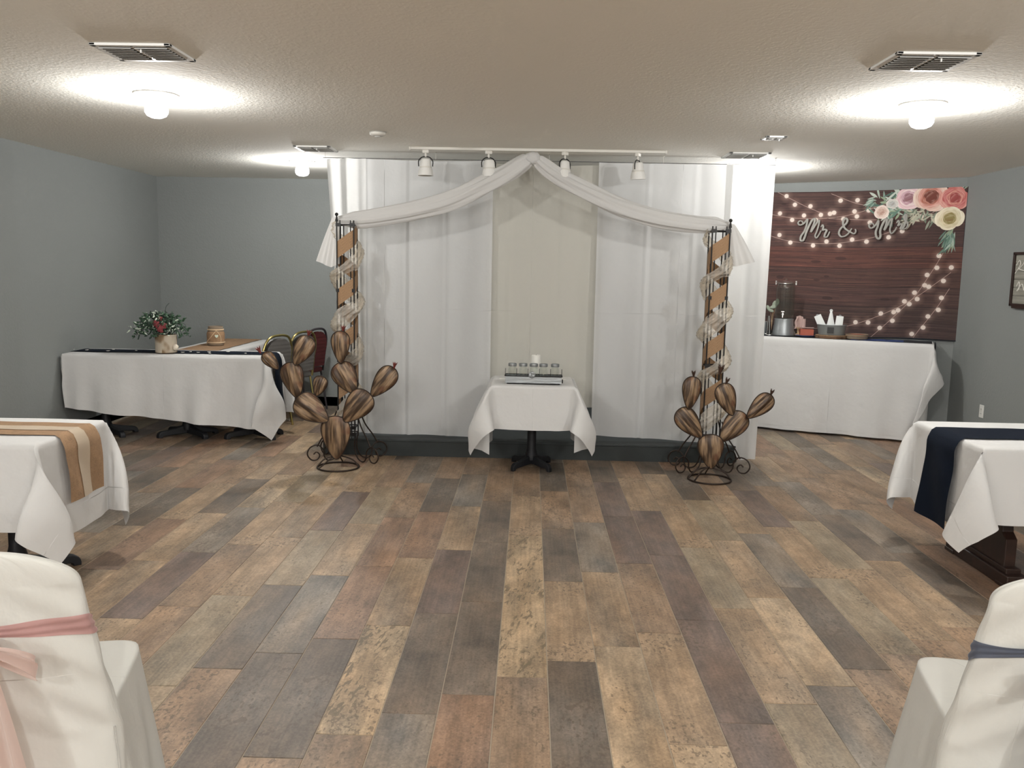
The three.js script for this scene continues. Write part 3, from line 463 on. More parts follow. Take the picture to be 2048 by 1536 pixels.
// buffet
const TH = 24 * Math.PI / 180, BO = new THREE.Vector2(2.395, -8.90), BU = new THREE.Vector2(Math.cos(TH), Math.sin(TH)), BN = new THREE.Vector2(Math.sin(TH), -Math.cos(TH));
const buffet = (s, d) => [BO.x + BU.x * s + BN.x * d, BO.y + BU.y * s + BN.y * d];
{
  const [x, z] = buffet(0.70, 0.19), t = thing('buffet_table', 'tall buffet counter under the long white cloth, below the printed tapestry', 'table', [x, 0, z], -TH);
  part('table_top', bx(1.78, 0.035, 0.37, 0, 0.945, 0, 0.006), M.blackPaint, t);
  for (const [sx, sz] of [[-1, -1], [1, -1], [1, 1], [-1, 1]]) part('leg', bx(0.045, 0.93, 0.045, sx * 0.85, 0.465, sz * 0.15, 0.005), M.blackPaint, t);
  tablecloth([x, 0, z], -TH, { L: 1.80, D: 0.385, H: 0.968, nx: 0.4, px: 0.36, pz: 0.952, nz: 0.3, seed: 55, wave: 0.02, k: 0.26, floor: 0.014 }, 'floor length white cloth on the tall buffet counter at the right');
  const q = thing('black_overlay', 'thin black overlay cloth on top of the buffet counter, under the dispenser and trays', 'table runner', [x, 0, z], -TH);
  part('cloth', grid(60, 16, (u, v) => { const s = lerp(-0.88, 0.92, u), d = lerp(0.17, -0.18, v), over = Math.max(0, s - 0.905); return [Math.min(s, 0.915), 0.9705 - over * 6 * 0.3 + 0.0015 * Math.sin(s * 30), d + 0.006 * Math.sin(s * 14)]; }), M.blackCloth, q);
  part('side_drop', grid(8, 12, (u, v) => [0.922 + 0.006 * Math.sin(u * 8), 0.97 - v * 0.2, lerp(0.165, -0.15, u) + 0.03 * v]), M.blackCloth, q);
  const [bx1, bz1] = buffet(1.1, 0.17), c = solo('blue_cloth', grid(30, 8, (u, v) => [lerp(-0.24, 0.24, u), 0.973 + 0.002 * Math.sin(u * 30) * Math.sin(v * 6), lerp(0.15, -0.1, v) + 0.01 * Math.sin(u * 20)]), M.blueCloth, 'strip of mottled blue cloth at the right of the buffet top', 'cloth'); c.position.set(bx1, 0, bz1); c.rotation.y = -TH;
}
// ------------------------------------------------------------------ covered chairs in the foreground
function coveredChair(label, pos, turn, sashMat, sheerMat, sashLabel, seed, side) {
  const t = thing('covered_chair', label, 'chair', pos, turn), N = 96, TOP = 0.945;
  const sec = (hx, zf, zr, e) => th => { const c = Math.cos(th), s = Math.sin(th), q = Math.pow(Math.pow(Math.abs(c), e) + Math.pow(Math.abs(s), e), -1 / e); return [hx * q * c, (zf + zr) / 2 + (zr - zf) / 2 * q * s]; };
  const fold = (th, y, k) => { const m = clamp((0.46 - y) / 0.46) * k; return m * (0.016 * Math.sin(th * 6 + seed) + 0.012 * Math.sin(th * 11 + seed * 2 + y * 3) + 0.006 * Math.sin(th * 19 + seed)); };
  // seat skirt
  const seat = grid(N, 34, (u, v) => {
    const th = u * Math.PI * 2; let y, sh = 1;
    if (v < 0.78) y = lerp(0.01, 0.468, v / 0.78); else { const q = (v - 0.78) / 0.22; y = 0.468 + 0.012 * Math.sin(q * Math.PI / 2); sh = 1 - 0.96 * q * q - 0.02 * q; }
    const fl = 0.055 * clamp((0.46 - y) / 0.46), f = sec((0.225 + fl) * sh, lerp(-0.25, -0.49 - fl, sh), lerp(-0.25, 0.03 + fl, sh), 7)(th), n = 1 + fold(th, y, 2.2);
    return [f[0] * n, y, (f[1] + 0.24) * n - 0.24, u * 3, y * 1.6];
  }, true);
  part('seat_skirt', seat, M.chairCover, t);
  // back cover, falling to the floor behind
  const ring = (y) => {
    const up = clamp((y - 0.46) / (TOP - 0.46)), low = clamp((0.5 - y) / 0.5), lean = 0.085 * up;
    let hx = 0.2 + 0.062 * Math.pow(clamp((0.9 - y) / 0.44), 1.25) + 0.03 * clamp((0.46 - y) / 0.46), zf = lerp(-0.05, -0.022, up) + lean, zr = lerp(0.045, 0.028, up) + lean + 0.11 * low * low + 0.03 * low;
    if (y < 0.46) { zf = lerp(-0.05, -0.2, low); }
    return [hx, zf, zr];
  };
  const backF = (th, v, ex = 0) => {
    let y, sh = 1, v0 = 0.74;
    if (v < v0) y = lerp(0.012, TOP - 0.09, v / v0); else { const q = (v - v0) / (1 - v0); y = TOP - 0.09 + 0.09 * Math.sin(q * Math.PI / 2); sh = Math.sqrt(Math.max(0.0, 1 - Math.pow(Math.sin(q * Math.PI / 2), 2.6))) * 0.999 + 0.001; }
    const [hx, zf, zr] = ring(y), zc = (zf + zr) / 2, thin = Math.pow(sh, 0.6);
    const f = sec(hx * sh + ex, zc - (zc - zf) * thin - ex, zc + (zr - zc) * thin + ex, 3.2)(th), n = 1 + fold(th, y, 1.7) + 0.006 * Math.sin(th * 5 + y * 30);
    const pull = y > 0.46 && y < 0.86 ? 0.004 * Math.sin((f[0] * side + y * 1.3) * 42 + seed) * (0.4 + 0.6 * Math.abs(f[0]) / 0.2) : 0;
    return [f[0] * n, y - (v >= v0 ? 0.016 * sstep(0, 0.8, (v - v0) / (1 - v0)) * Math.pow(Math.abs(f[0]) / 0.2, 2) : 0), f[1] + pull, th / 2, y * 1.6];
  };
  part('back_cover', grid(N, 80, (u, v) => backF(u * Math.PI * 2, v), true), M.chairCover, t);
  part('seam', tube([0.46, 0.36, 0.24, 0.12, 0.02].map(y => { const p = backF(Math.PI * 0.16, y / (TOP - 0.09) * 0.74); return V3(p[0] * 1.004, p[1], p[2] + 0.002); }), 0.0025, 30, 5), M.chairCover, t); 
  // sash
  const band = (yc, w, k) => grid(N, 10, (u, v) => { const th = u * Math.PI * 2, y = yc + (v - 0.5) * w * (0.72 + 0.28 * Math.sin(th * 2 + k)) + 0.02 * Math.sin(th) * k + 0.012 * Math.cos(th); const p = backF(th, y / (TOP - 0.09) * 0.74, 0.0035 + 0.002 * Math.sin(v * 14 + th * 3)); return [p[0], y, p[2], u * 6, v]; }, true);
  part('sash', band(0.735, 0.055, 0.9), sashMat, t, sashLabel);
  part('knot', (() => { const g = new THREE.SphereGeometry(0.04, 20, 14), p = g.attributes.position; for (let i = 0; i < p.count; i++) { const k = 1 + 0.3 * (fbm(p.getX(i) * 50 + 3, p.getY(i) * 50, 2, 2) - 0.5); p.setXYZ(i, p.getX(i) * k * 0.9, p.getY(i) * k, p.getZ(i) * k * 0.7); } g.computeVertexNormals(); return g.translate(0, 0.725, 0.125); })(), sashMat, t);
  for (const s of [-1, 1]) {
    part('sash_tail', grid(30, 40, (u, v) => { const y = 0.72 - v * 0.62, w = lerp(0.03, 0.15, Math.pow(v, 0.7)); return [s * 0.075 * v + (u - 0.5) * w * 1.3, y, 0.135 + 0.075 * v + 0.012 * Math.sin(u * 22 + s) * (0.3 + v) + 0.008 * s, u, v]; }), sheerMat, t, 'sheer hanging sash tail');
    part('bow_loop', grid(30, 16, (u, v) => { const a = u * Math.PI * 2, L = 0.1; return [s * (0.015 + L * (1 - Math.cos(a)) / 2), 0.725 - 0.045 * (1 - Math.cos(a)) / 2 + 0.022 * Math.sin(a) + (v - 0.5) * 0.06 * (0.3 + 0.7 * (1 - Math.cos(a)) / 2), 0.13 + 0.022 * Math.sin(a) + 0.01 * Math.sin(v * 9)]; }), sheerMat, t);
  }
  for (const [x, z] of [[-0.19, -0.44], [0.19, -0.44], [-0.19, 0.02], [0.19, 0.02]]) part('leg', cyl(0.012, 0.012, 0.44, x, 0.22, z, 10), M.blackPaint, t);
  return t;
}
coveredChair('white covered chair with sheer pink sash in the left foreground', [-1.255, 0, -1.93], 0.24, M.pinkSash, M.pinkSheer, 'sheer pink sash', 1.3, 1);
coveredChair('white covered chair with sheer blue grey sash in the right foreground', [1.30, 0, -1.97], -0.2, M.blueSash, M.blueSash, 'sheer blue grey sash', 4.1, -1);

// ------------------------------------------------------------------ centre table: trough of jars
{
  const y0 = 0.7145, t = thing('metal_trough', 'galvanised metal trough with dark wire rim holding five glass jars', 'tray', [0.036, y0, -6.7], -0.012);
  const w = 0.44, d = 0.1, h = 0.055;
  part('trough_body', [bx(w - 0.02, 0.004, d, 0, 0.008, 0), ...[-1, 1].map(s => bx(w, h, 0.004, 0, 0.006 + h / 2, s * d / 2)), ...[-1, 1].map(s => bx(0.004, h, d, s * (w / 2 - 0.002), 0.006 + h / 2, 0))], M.zinc, t);
  part('wire_rim', [...[-1, 1].map(s => rod([-w / 2 - 0.004, 0.063, s * (d / 2 + 0.002)], [w / 2 + 0.004, 0.063, s * (d / 2 + 0.002)], 0.0055)), ...[-1, 1].map(s => rod([s * (w / 2 + 0.003), 0.063, -d / 2], [s * (w / 2 + 0.003), 0.063, d / 2], 0.005)), ...[-1, 1].map(s => rod([-w / 2 + 0.012, 0.005, s * (d / 2 - 0.002)], [w / 2 - 0.012, 0.005, s * (d / 2 - 0.002)], 0.005))], M.blackIron, t);
  for (let i = 0; i < 6; i++) part('wire_post', rod([-w / 2 + i * w / 5, 0.06, d / 2 + 0.002], [-w / 2 + i * w / 5, 0.122, d / 2 + 0.002], 0.0022, 6), M.blackIron, t);
  part('rosette', (() => { const g = []; for (let k = 0; k < 9; k++) { const a = k * 0.7; g.push(new THREE.SphereGeometry(0.014, 10, 8).scale(1, 1, 0.6).translate(-0.012 + 0.014 * Math.cos(a), 0.075 + 0.014 * Math.sin(a), d / 2 + 0.008 + (k % 3) * 0.004)); } return g; })(), M.zinc, t);
  part('side_handle', new THREE.TorusGeometry(0.013, 0.004, 8, 20).rotateY(Math.PI / 2).translate(w / 2 + 0.008, 0.022, 0.01), M.blackIron, t);
  const jarLabels = ['leftmost glass jar in the metal trough on the centre table', 'second glass jar from the left in the metal trough', 'middle glass jar in the metal trough, behind the rosette', 'second glass jar from the right in the metal trough', 'rightmost glass jar in the metal trough on the centre table'];
  [-0.168, -0.083, 0.0, 0.077, 0.168].forEach((x, i) => {
    const j = thing('glass_jar', jarLabels[i], 'jar', [0.036 + x, y0 + 0.011, -6.7 + x * 0.012]);
    part('jar_body', lathe([[0, 0.002], [0.03, 0.002], [0.0355, 0.008], [0.036, 0.095], [0.034, 0.108], [0.029, 0.118], [0.029, 0.135], [0.026, 0.135], [0.026, 0.118], [0.031, 0.106], [0.033, 0.094], [0.0325, 0.01], [0.0, 0.006]], 28), M.jarGlass, j);
    part('neck_band', lathe([[0.0295, 0.122], [0.033, 0.123], [0.0335, 0.144], [0.031, 0.146], [0.028, 0.145]], 28), M.zinc, j, 'open screw band');
  });
  const c = thing('pillar_candle', 'white pillar candle standing behind the middle jar', 'candle', [0.053, 0.7145, -6.85]);
  part('wax_body', lathe([[0, 0], [0.036, 0], [0.037, 0.004], [0.037, 0.205], [0.033, 0.212], [0.02, 0.208], [0, 0.206]], 28), M.wax, c); part('wick', rod([0, 0.205, 0], [0.002, 0.218, 0], 0.0012, 6), M.blackIron, c);
  const r = thing('taper_candle', 'white taper candle lying behind the metal trough', 'candle', [0.035, 0.7145, -6.79]);
  part('wax_body', rod([-0.27, 0.019, 0], [0.25, 0.019, -0.02], 0.0075, 14), M.wax, r); part('tip', new THREE.ConeGeometry(0.0072, 0.02, 14).rotateZ(-Math.PI / 2).translate(0.262, 0.019, -0.0205), M.wax, r);
}

// ------------------------------------------------------------------ far left: bouquet, petals, jar
{
  const px = -3.335, pz = -7.76, t = thing('bouquet_planter', 'birch bark pot of green foliage and red flowers on the far left table', 'plant', [px, 0.7855, pz]), R = rng(5);
  part('pot', lathe([[0, 0], [0.09, 0], [0.094, 0.006], [0.095, 0.16], [0.092, 0.168], [0.084, 0.168], [0.084, 0.15], [0, 0.15]], 36), M.birch, t);
  part('fluffy_knob', (() => { const g = new THREE.SphereGeometry(0.026, 16, 12), p = g.attributes.position; for (let i = 0; i < p.count; i++) { const k = 1 + 0.3 * (hash(i % 17, i >> 4, 2) - 0.5); p.setXYZ(i, p.getX(i) * k, p.getY(i) * k, p.getZ(i) * k); } g.computeVertexNormals(); return g.translate(0.105, 0.055, 0.04); })(), M.fluff, t);
  const mk = (n, m, name, size, pick) => { const g = []; for (let i = 0; i < n; i++) { const q = pick(i); if (!q) continue; const s = size * (0.7 + 0.6 * R()); const l = new THREE.SphereGeometry(1, 6, 4).scale(0.42 * s, s, 0.1 * s).translate(0, s * 0.6, 0).rotateX(R() * 1.5).rotateZ((R() - 0.5) * 3).rotateY(R() * 6.3).translate(...q); g.push(l); } const o = part(name, g, m, t); o.userData.kind = 'stuff'; return o; };
  const blob = () => { const a = R() * 6.28, h = Math.pow(R(), 0.8), r = Math.sqrt(R()); const x = -0.03 + 0.285 * r * Math.cos(a) * (1 - 0.35 * h), y = 0.14 + 0.2 * h + 0.02 * R(), z = 0.17 * r * Math.sin(a); return [x, y - 0.25 * Math.max(0, Math.abs(x + 0.03) - 0.16), z]; };
  mk(330, M.leaf, 'foliage', 0.022, () => blob()); mk(120, M.leafDark, 'dark_foliage', 0.024, () => { const q = blob(); return q[0] < 0.06 ? q : [q[0] - 0.15, q[1], q[2]]; });
  mk(64, M.blossom, 'white_blossoms', 0.015, () => { const a = R() * 6.28, r = 0.29 * Math.sqrt(R()); return [-0.03 + r * Math.cos(a), 0.17 + 0.23 * R() * (1 - Math.abs(r * Math.cos(a)) * 2.2), 0.15 + 0.06 * Math.sin(a) - 0.3 * r * r]; });
  const stems = []; for (let i = 0; i < 26; i++) { const a = R() * 6.28, r = 0.12 + 0.14 * R(); stems.push(tube([[0.02 * Math.cos(a), 0.14, 0.02 * Math.sin(a)], [-0.01 + r * 0.5 * Math.cos(a), 0.25 + 0.06 * R(), r * 0.4 * Math.sin(a)], [-0.03 + r * Math.cos(a), 0.24 + 0.13 * R() - 0.1 * Math.abs(Math.cos(a)), r * 0.7 * Math.sin(a)]], 0.0018, 10, 5)); }
  stems.push(tube([[-0.02, 0.2, 0], [-0.1, 0.36, 0.02], [-0.17, 0.3, 0.05], [-0.235, 0.12, 0.05]], 0.006, 24, 5), tube([[0.0, 0.3, 0], [0.02, 0.42, 0.02], [0.05, 0.455, 0.02]], 0.002, 12, 5)); part('stems', stems, M.leafDark, t);
  for (const [x, y, z, s] of [[0.01, 0.235, 0.15, 1.0], [-0.035, 0.275, 0.13, 0.85], [0.045, 0.26, 0.14, 0.7], [-0.005, 0.32, 0.1, 0.55]]) { const g = []; for (let k = 0; k < 11; k++) { const a = k * 2.4, r = 0.006 + 0.0028 * k; g.push(new THREE.SphereGeometry(0.017, 8, 6).scale(1, 1, 0.35).rotateY(Math.cos(a) * 0.9).rotateX(-Math.sin(a) * 0.9).translate(r * Math.cos(a), r * Math.sin(a), 0.012 - r * 0.5)); } part('red_flower', g.map(q => q.scale(s, s, s).translate(x, y, z)), M.redFlower, t); }
  const pp = [[117, 0.03], [150, 0.05], [197, -0.05], [200, 0.08], [253, 0.0], [362, 0.07], [374, 0.02], [394, 0.05], [413, 0.0], [424, 0.1], [450, -0.06], [497, 0.05]];
  const pg = (() => { const g = new THREE.SphereGeometry(0.019, 10, 6).scale(1, 0.16, 0.62), p = g.attributes.position; for (let i = 0; i < p.count; i++) p.setY(i, p.getY(i) + 6 * p.getX(i) * p.getX(i)); g.computeVertexNormals(); return g; })();
  const nth = ['leftmost white petal', 'second white petal from the left', 'third white petal from the left', 'fourth white petal from the left', 'last white petal left of the birch pot', 'first white petal right of the birch pot', 'second white petal right of the birch pot', 'third white petal right of the birch pot', 'fourth white petal right of the birch pot', 'fifth white petal right of the birch pot', 'white petal next to last on the right', 'rightmost white petal'];
  pp.forEach(([x, z], i) => { const m = solo('petal', pg, M.petal, nth[i] + ' on the far left navy runner', 'petal', 'white petals strewn on the navy runner'); m.position.set(-3.33 + (x - 328) * 0.00425, 0.7912, -7.835 + z); m.rotation.y = i * 1.3; });
  const j = thing('wrapped_jar', 'burlap wrapped jar with twine and small heart on the back burlap runner', 'jar', [-3.24, 0.768, -8.75]);
  part('jar_body', lathe([[0, 0], [0.076, 0], [0.082, 0.008], [0.084, 0.12], [0.076, 0.15], [0.07, 0.16], [0.074, 0.17], [0.074, 0.196], [0.068, 0.198], [0.066, 0.16], [0.06, 0.02], [0, 0.012]], 36), M.wicker, j);
  part('burlap_wrap', lathe([[0.0845, 0.04], [0.088, 0.042], [0.0885, 0.125], [0.08, 0.145], [0.0785, 0.143]], 36), M.burlap, j, 'brown burlap band');
  const hoop = (y, r) => new THREE.TorusGeometry(r, 0.004, 6, 40).rotateX(Math.PI / 2).translate(0, y, 0);
  part('twine', [hoop(0.16, 0.079), hoop(0.166, 0.079), hoop(0.036, 0.089), hoop(0.029, 0.088), tube([[0.03, 0.155, 0.075], [-0.01, 0.1, 0.09], [-0.06, 0.05, 0.068], [-0.075, 0.04, 0.05]], 0.0035, 20, 6), tube([[0.03, 0.155, 0.075], [0.06, 0.12, 0.068], [0.072, 0.07, 0.054], [0.07, 0.035, 0.056]], 0.0035, 20, 6)], M.string, j);
  const hs = new THREE.Shape(); hs.moveTo(0, -0.018); hs.bezierCurveTo(-0.03, 0.004, -0.014, 0.024, 0, 0.01); hs.bezierCurveTo(0.014, 0.024, 0.03, 0.004, 0, -0.018);
  part('heart_tag', new THREE.ExtrudeGeometry(hs, { depth: 0.004, bevelEnabled: false }).rotateY(0.42).translate(0.038, 0.1, 0.083), M.blossom, j, 'small white heart');
}

// ------------------------------------------------------------------ banquet chairs behind the left cactus
function hoopChair(label, pos, turn, vinyl, frame) {
  const t = thing('banquet_chair', label, 'chair', pos, turn), H = 0.92;
  part('back_frame', tube([[-0.2, 0.44, 0.02], [-0.205, 0.62, 0.04], [-0.2, 0.8, 0.07], [-0.14, 0.895, 0.085], [0, H, 0.09], [0.14, 0.895, 0.085], [0.2, 0.8, 0.07], [0.205, 0.62, 0.04], [0.2, 0.44, 0.02]], 0.0125, 60, 8), frame, t);
  const b = part('back_pad', grid(24, 24, (u, v) => { const y = lerp(0.5, 0.888, v), w = 0.185 * Math.sqrt(Math.max(0.02, 1 - Math.pow(clamp((v - 0.55) / 0.46), 2.4))); return [(u - 0.5) * 2 * w, y, lerp(0.03, 0.088, v) + 0.016 + 0.004 * Math.sin(v * 60)]; }), vinyl, t);
  part('pad_front', grid(16, 16, (u, v) => { const y = lerp(0.5, 0.888, v), w = 0.185 * Math.sqrt(Math.max(0.02, 1 - Math.pow(clamp((v - 0.55) / 0.46), 2.4))); return [(u - 0.5) * 2 * w, y, lerp(0.03, 0.088, v) - 0.02 - 0.012 * Math.sin(u * 3.14) * Math.sin(v * 3.14)]; }), vinyl, b);
  part('seat', new RoundedBoxGeometry(0.42, 0.06, 0.42, 3, 0.025).translate(0, 0.455, -0.19), vinyl, t);
  for (const s of [-1, 1]) { part('leg', rod([s * 0.19, 0.44, 0.0], [s * 0.2, 0.0, 0.07], 0.011), frame, t); part('leg', rod([s * 0.19, 0.44, -0.36], [s * 0.2, 0.0, -0.4], 0.011), frame, t); }
  return t;
}
hoopChair('grey ribbed banquet chair with gold hoop, nearest of those behind the left cactus', [-2.53, 0, -8.34], 1.15, M.greyVinyl, M.gold);
hoopChair('grey ribbed banquet chair with gold hoop, second behind the left cactus', [-2.42, 0, -8.86], 1.15, M.greyVinyl, M.gold);
hoopChair('dark red banquet chair, farthest of those behind the left cactus', [-2.40, 0, -9.32], 1.25, M.redVinyl, M.darkVinyl);

// ------------------------------------------------------------------ things on the buffet
{
  const Y = 0.9725, put = (name, label, cat, s, d, y = Y, rot = 0) => { const [x, z] = buffet(s, d); return thing(name, label, cat, [x, y, z], -TH + rot); };
  let t = put('drink_dispenser', 'tall glass drink dispenser on a galvanised metal base, on the buffet', 'dispenser', 0.19, 0.19);
  part('metal_base', lathe([[0, 0], [0.108, 0], [0.112, 0.006], [0.108, 0.05], [0.105, 0.055], [0.102, 0.1], [0.098, 0.105], [0.094, 0.165], [0.098, 0.172], [0.09, 0.176], [0, 0.17]], 40), M.zinc, t);
  part('glass_body', lathe([[0, 0.18], [0.08, 0.18], [0.092, 0.19], [0.096, 0.22], [0.096, 0.49], [0.09, 0.515], [0.082, 0.525], [0.084, 0.545], [0.08, 0.545], [0.078, 0.525], [0.087, 0.51], [0.0925, 0.49], [0.0925, 0.22], [0.08, 0.19], [0, 0.186]], 40), M.smokyGlass, t);
  part('lid', lathe([[0.086, 0.53], [0.094, 0.535], [0.097, 0.56], [0.09, 0.57], [0.02, 0.575], [0.018, 0.59], [0, 0.592]], 40), M.jarGlass, t);
  part('clasp', [bx(0.012, 0.04, 0.012, -0.1, 0.545, 0), bx(0.012, 0.04, 0.012, 0.1, 0.545, 0), tube([[-0.1, 0.55, 0.02], [-0.05, 0.54, 0.09], [0.05, 0.54, 0.09], [0.1, 0.55, 0.02]], 0.003, 24, 6)], M.chrome, t);
  part('spigot', [rod([0, 0.225, 0.09], [0, 0.225, 0.13], 0.012), rod([0, 0.24, 0.122], [0, 0.19, 0.128], 0.009), bx(0.034, 0.01, 0.014, 0, 0.25, 0.122, 0.003)], M.chrome, t);
  part('bail_handle', tube([[0.106, 0.05, 0.0], [0.12, 0.03, 0.03], [0.12, 0.012, 0.05]], 0.004, 12, 6), M.chrome, t);
  t = put('metal_pail', 'small galvanised pail half hidden by the curtain edge at the left of the buffet', 'pail', -0.04, 0.16);
  part('pail_body', lathe([[0, 0], [0.06, 0], [0.062, 0.004], [0.072, 0.13], [0.076, 0.135], [0.072, 0.139], [0.068, 0.134], [0.058, 0.008], [0, 0.006]], 32), M.zinc, t);
  part('rim', new THREE.TorusGeometry(0.074, 0.004, 8, 36).rotateX(Math.PI / 2).translate(0, 0.136, 0), M.chrome, t);
  t = put('leaf_sprigs', 'pale leafy sprigs in a slim bottle between the pail and the dispenser', 'sprigs', 0.055, 0.27);
  part('bottle', lathe([[0, 0], [0.03, 0], [0.032, 0.01], [0.032, 0.12], [0.014, 0.16], [0.013, 0.2], [0.015, 0.204], [0.011, 0.204], [0.012, 0.16], [0, 0.15]], 24), M.jarGlass, t);
  const st = []; const lf = (x, y, z, a, s) => { const g = new THREE.SphereGeometry(1, 8, 6).scale(0.018 * s, 0.034 * s, 0.004).rotateZ(a).translate(x, y, z); part('leaf', g, M.leafPale, t); };
  for (const [x, y] of [[-0.035, 0.27], [0.02, 0.33], [0.045, 0.35], [0, 0.29]]) st.push(tube([[0, 0.05, 0], [x * 0.3, 0.2, 0], [x, y, 0.01]], 0.0022, 14, 5)); part('stems', st, M.cutWood, t);
  for (const q of [[-0.04, 0.275, 0.01, 0.5, 1], [0.012, 0.29, 0.02, -1.3, 1.1], [0.018, 0.325, 0.012, -0.4, 1], [0.05, 0.345, 0.01, 0.1, 1], [-0.012, 0.25, 0.018, 1.3, 0.9], [0.04, 0.31, 0.012, -0.8, 0.8]]) lf(...q);
  t = put('metal_holder', 'slim shiny metal holder standing beside the dispenser base', 'holder', 0.045, 0.13);
  part('arm', [rod([-0.012, 0.012, 0], [-0.004, 0.2, 0], 0.0045), tube([[-0.02, 0.008, 0.01], [-0.012, 0.004, 0.02], [0.03, 0.004, 0.02], [0.042, 0.012, 0.01]], 0.004, 16, 6)], M.chrome, t); part('arm', rod([0.014, 0.012, 0.004], [0.006, 0.2, 0], 0.0045), M.chrome, t);
  part('foot', new THREE.SphereGeometry(0.009, 12, 8).translate(-0.022, 0.009, 0.008), M.chrome, t);
  t = put('folded_napkin', 'folded pale pink paper napkin standing right of the dispenser', 'napkin', 0.335, 0.22);
  part('fold', grid(16, 16, (u, v) => [(u - 0.5) * 0.09 * (1 - 0.25 * v) + 0.006 * Math.sin(v * 9), 0.08 + v * 0.13 - 0.02 * Math.abs(u - 0.5), 0.012 * Math.sin(u * 9) - 0.02 * v]), M.pinkPaper, t); part('fold', grid(12, 12, (u, v) => [(u - 0.3) * 0.07 + 0.02, 0.08 + v * 0.1, 0.02 + 0.01 * Math.sin(u * 8 + 2)]), M.pinkPaper, t); part('holder', lathe([[0, 0], [0.04, 0], [0.038, 0.01], [0.012, 0.03], [0.012, 0.07], [0.03, 0.09], [0, 0.085]], 20), M.cutWood, t);
  t = put('blue_plate', 'small blue plate under the orange box on the buffet', 'plate', 0.42, 0.14); part('dish', lathe([[0, 0.003], [0.06, 0.003], [0.075, 0.006], [0.102, 0.013], [0.104, 0.016], [0.1, 0.016], [0.07, 0.009], [0, 0.007]], 36), M.bluePlate, t); part('foot', lathe([[0.055, 0.004], [0.056, 0], [0.06, 0], [0.061, 0.004]], 32), M.bluePlate, t);
  t = put('orange_box', 'open orange box on the small blue plate', 'box', 0.425, 0.14, Y + 0.016, 0.25);
  part('box_body', [bx(0.13, 0.004, 0.09, 0, 0.003, 0), bx(0.13, 0.062, 0.003, 0, 0.032, 0.045), bx(0.13, 0.062, 0.003, 0, 0.032, -0.045), bx(0.003, 0.062, 0.09, -0.0635, 0.032, 0), bx(0.003, 0.062, 0.09, 0.0635, 0.032, 0)], M.orange, t); part('flap', bx(0.12, 0.003, 0.05, 0.02, 0.072, -0.06).rotateX(0.05), M.pinkPaper, t);
  t = put('wood_slice', 'round slice of rough wood with bark, under the metal caddy', 'wood slice', 0.665, 0.15);
  part('bark_edge', grid(60, 4, (u, v) => { const a = u * 6.2832, r = 0.155 + 0.008 * Math.sin(a * 7) + 0.005 * Math.sin(a * 17) - 0.004 * Math.abs(v - 0.5); return [r * Math.cos(a), v * 0.028, r * 0.95 * Math.sin(a)]; }), M.bark, t); part('cut_face', cyl(0.151, 0.151, 0.003, 0, 0.0272, 0, 48).scale(1, 1, 0.95), M.cutWood, t);
  const Yc = Y + 0.0295; t = put('metal_caddy', 'oval grey metal caddy with a dark notch, on the wood slice', 'caddy', 0.665, 0.15, Yc);
  part('caddy_body', [grid(64, 8, (u, v) => { const a = u * 6.2832, k = 1 + 0.14 * v; return [0.125 * k * Math.cos(a), 0.003 + v * 0.1, 0.075 * k * Math.sin(a)]; }), cyl(0.124, 0.124, 0.003, 0, 0.0045, 0, 48).scale(1, 1, 0.6)], new THREE.MeshStandardMaterial({ color: new THREE.Color().setRGB(0.17, 0.18, 0.175), roughness: 0.6, metalness: 0.3, side: THREE.DoubleSide }), t);
  part('notch', new THREE.BoxGeometry(0.062, 0.06, 0.003).translate(-0.002, 0.046, 0.089).rotateX(-0.08), M.slot, t, 'dark notch in the front'); part('rim', new THREE.TorusGeometry(0.1425, 0.004, 6, 60).scale(1, 0.6, 1).rotateX(Math.PI / 2).translate(0, 0.103, 0), M.zinc, t);
  const pk = (label, s, a, w, h, tri) => { const q = put('paper_packet', label, 'packet', 0.665 + s, 0.15, Yc + 0.05); q.rotation.z = a; part('packet', grid(10, 12, (u, v) => [(u - 0.5) * w * (tri ? 1 - 0.86 * v : 1 - 0.1 * v), v * h, 0.012 * Math.sin(u * 3.1416) * (1 - v) + 0.008]), M.paper, q); part('packet_back', grid(10, 12, (u, v) => [(u - 0.5) * w * (tri ? 1 - 0.86 * v : 1 - 0.1 * v), v * h, -0.012 * Math.sin(u * 3.1416) * (1 - v) - 0.002]), M.paper, q); part('twist', new THREE.TorusGeometry(0.012, 0.004, 6, 16).translate(0, h - 0.004, 0.004), tri ? M.paper : M.zinc, q); };
  pk('white paper packet leaning to the left in the metal caddy', -0.075, 0.45, 0.075, 0.16); pk('pointed white folded napkin in the middle of the metal caddy', -0.01, 0.02, 0.095, 0.2, true); pk('short white packet at the right in the metal caddy', 0.062, -0.08, 0.075, 0.145);
  t = put('round_tin', 'shallow round tan tray with orange contents at the right of the buffet', 'tray', 0.91, 0.15);
  part('tray_wall', lathe([[0, 0.002], [0.095, 0.002], [0.1, 0.006], [0.108, 0.045], [0.112, 0.05], [0.106, 0.052], [0.098, 0.01], [0, 0.008]], 40), M.wicker, t); part('contents', lathe([[0, 0.052], [0.05, 0.051], [0.09, 0.046], [0.1, 0.042], [0.09, 0.04], [0, 0.04]], 36), M.orange, t, 'orange contents'); part('band', new THREE.TorusGeometry(0.1075, 0.003, 6, 40).rotateX(Math.PI / 2).translate(0, 0.036, 0), M.cutWood, t);
}

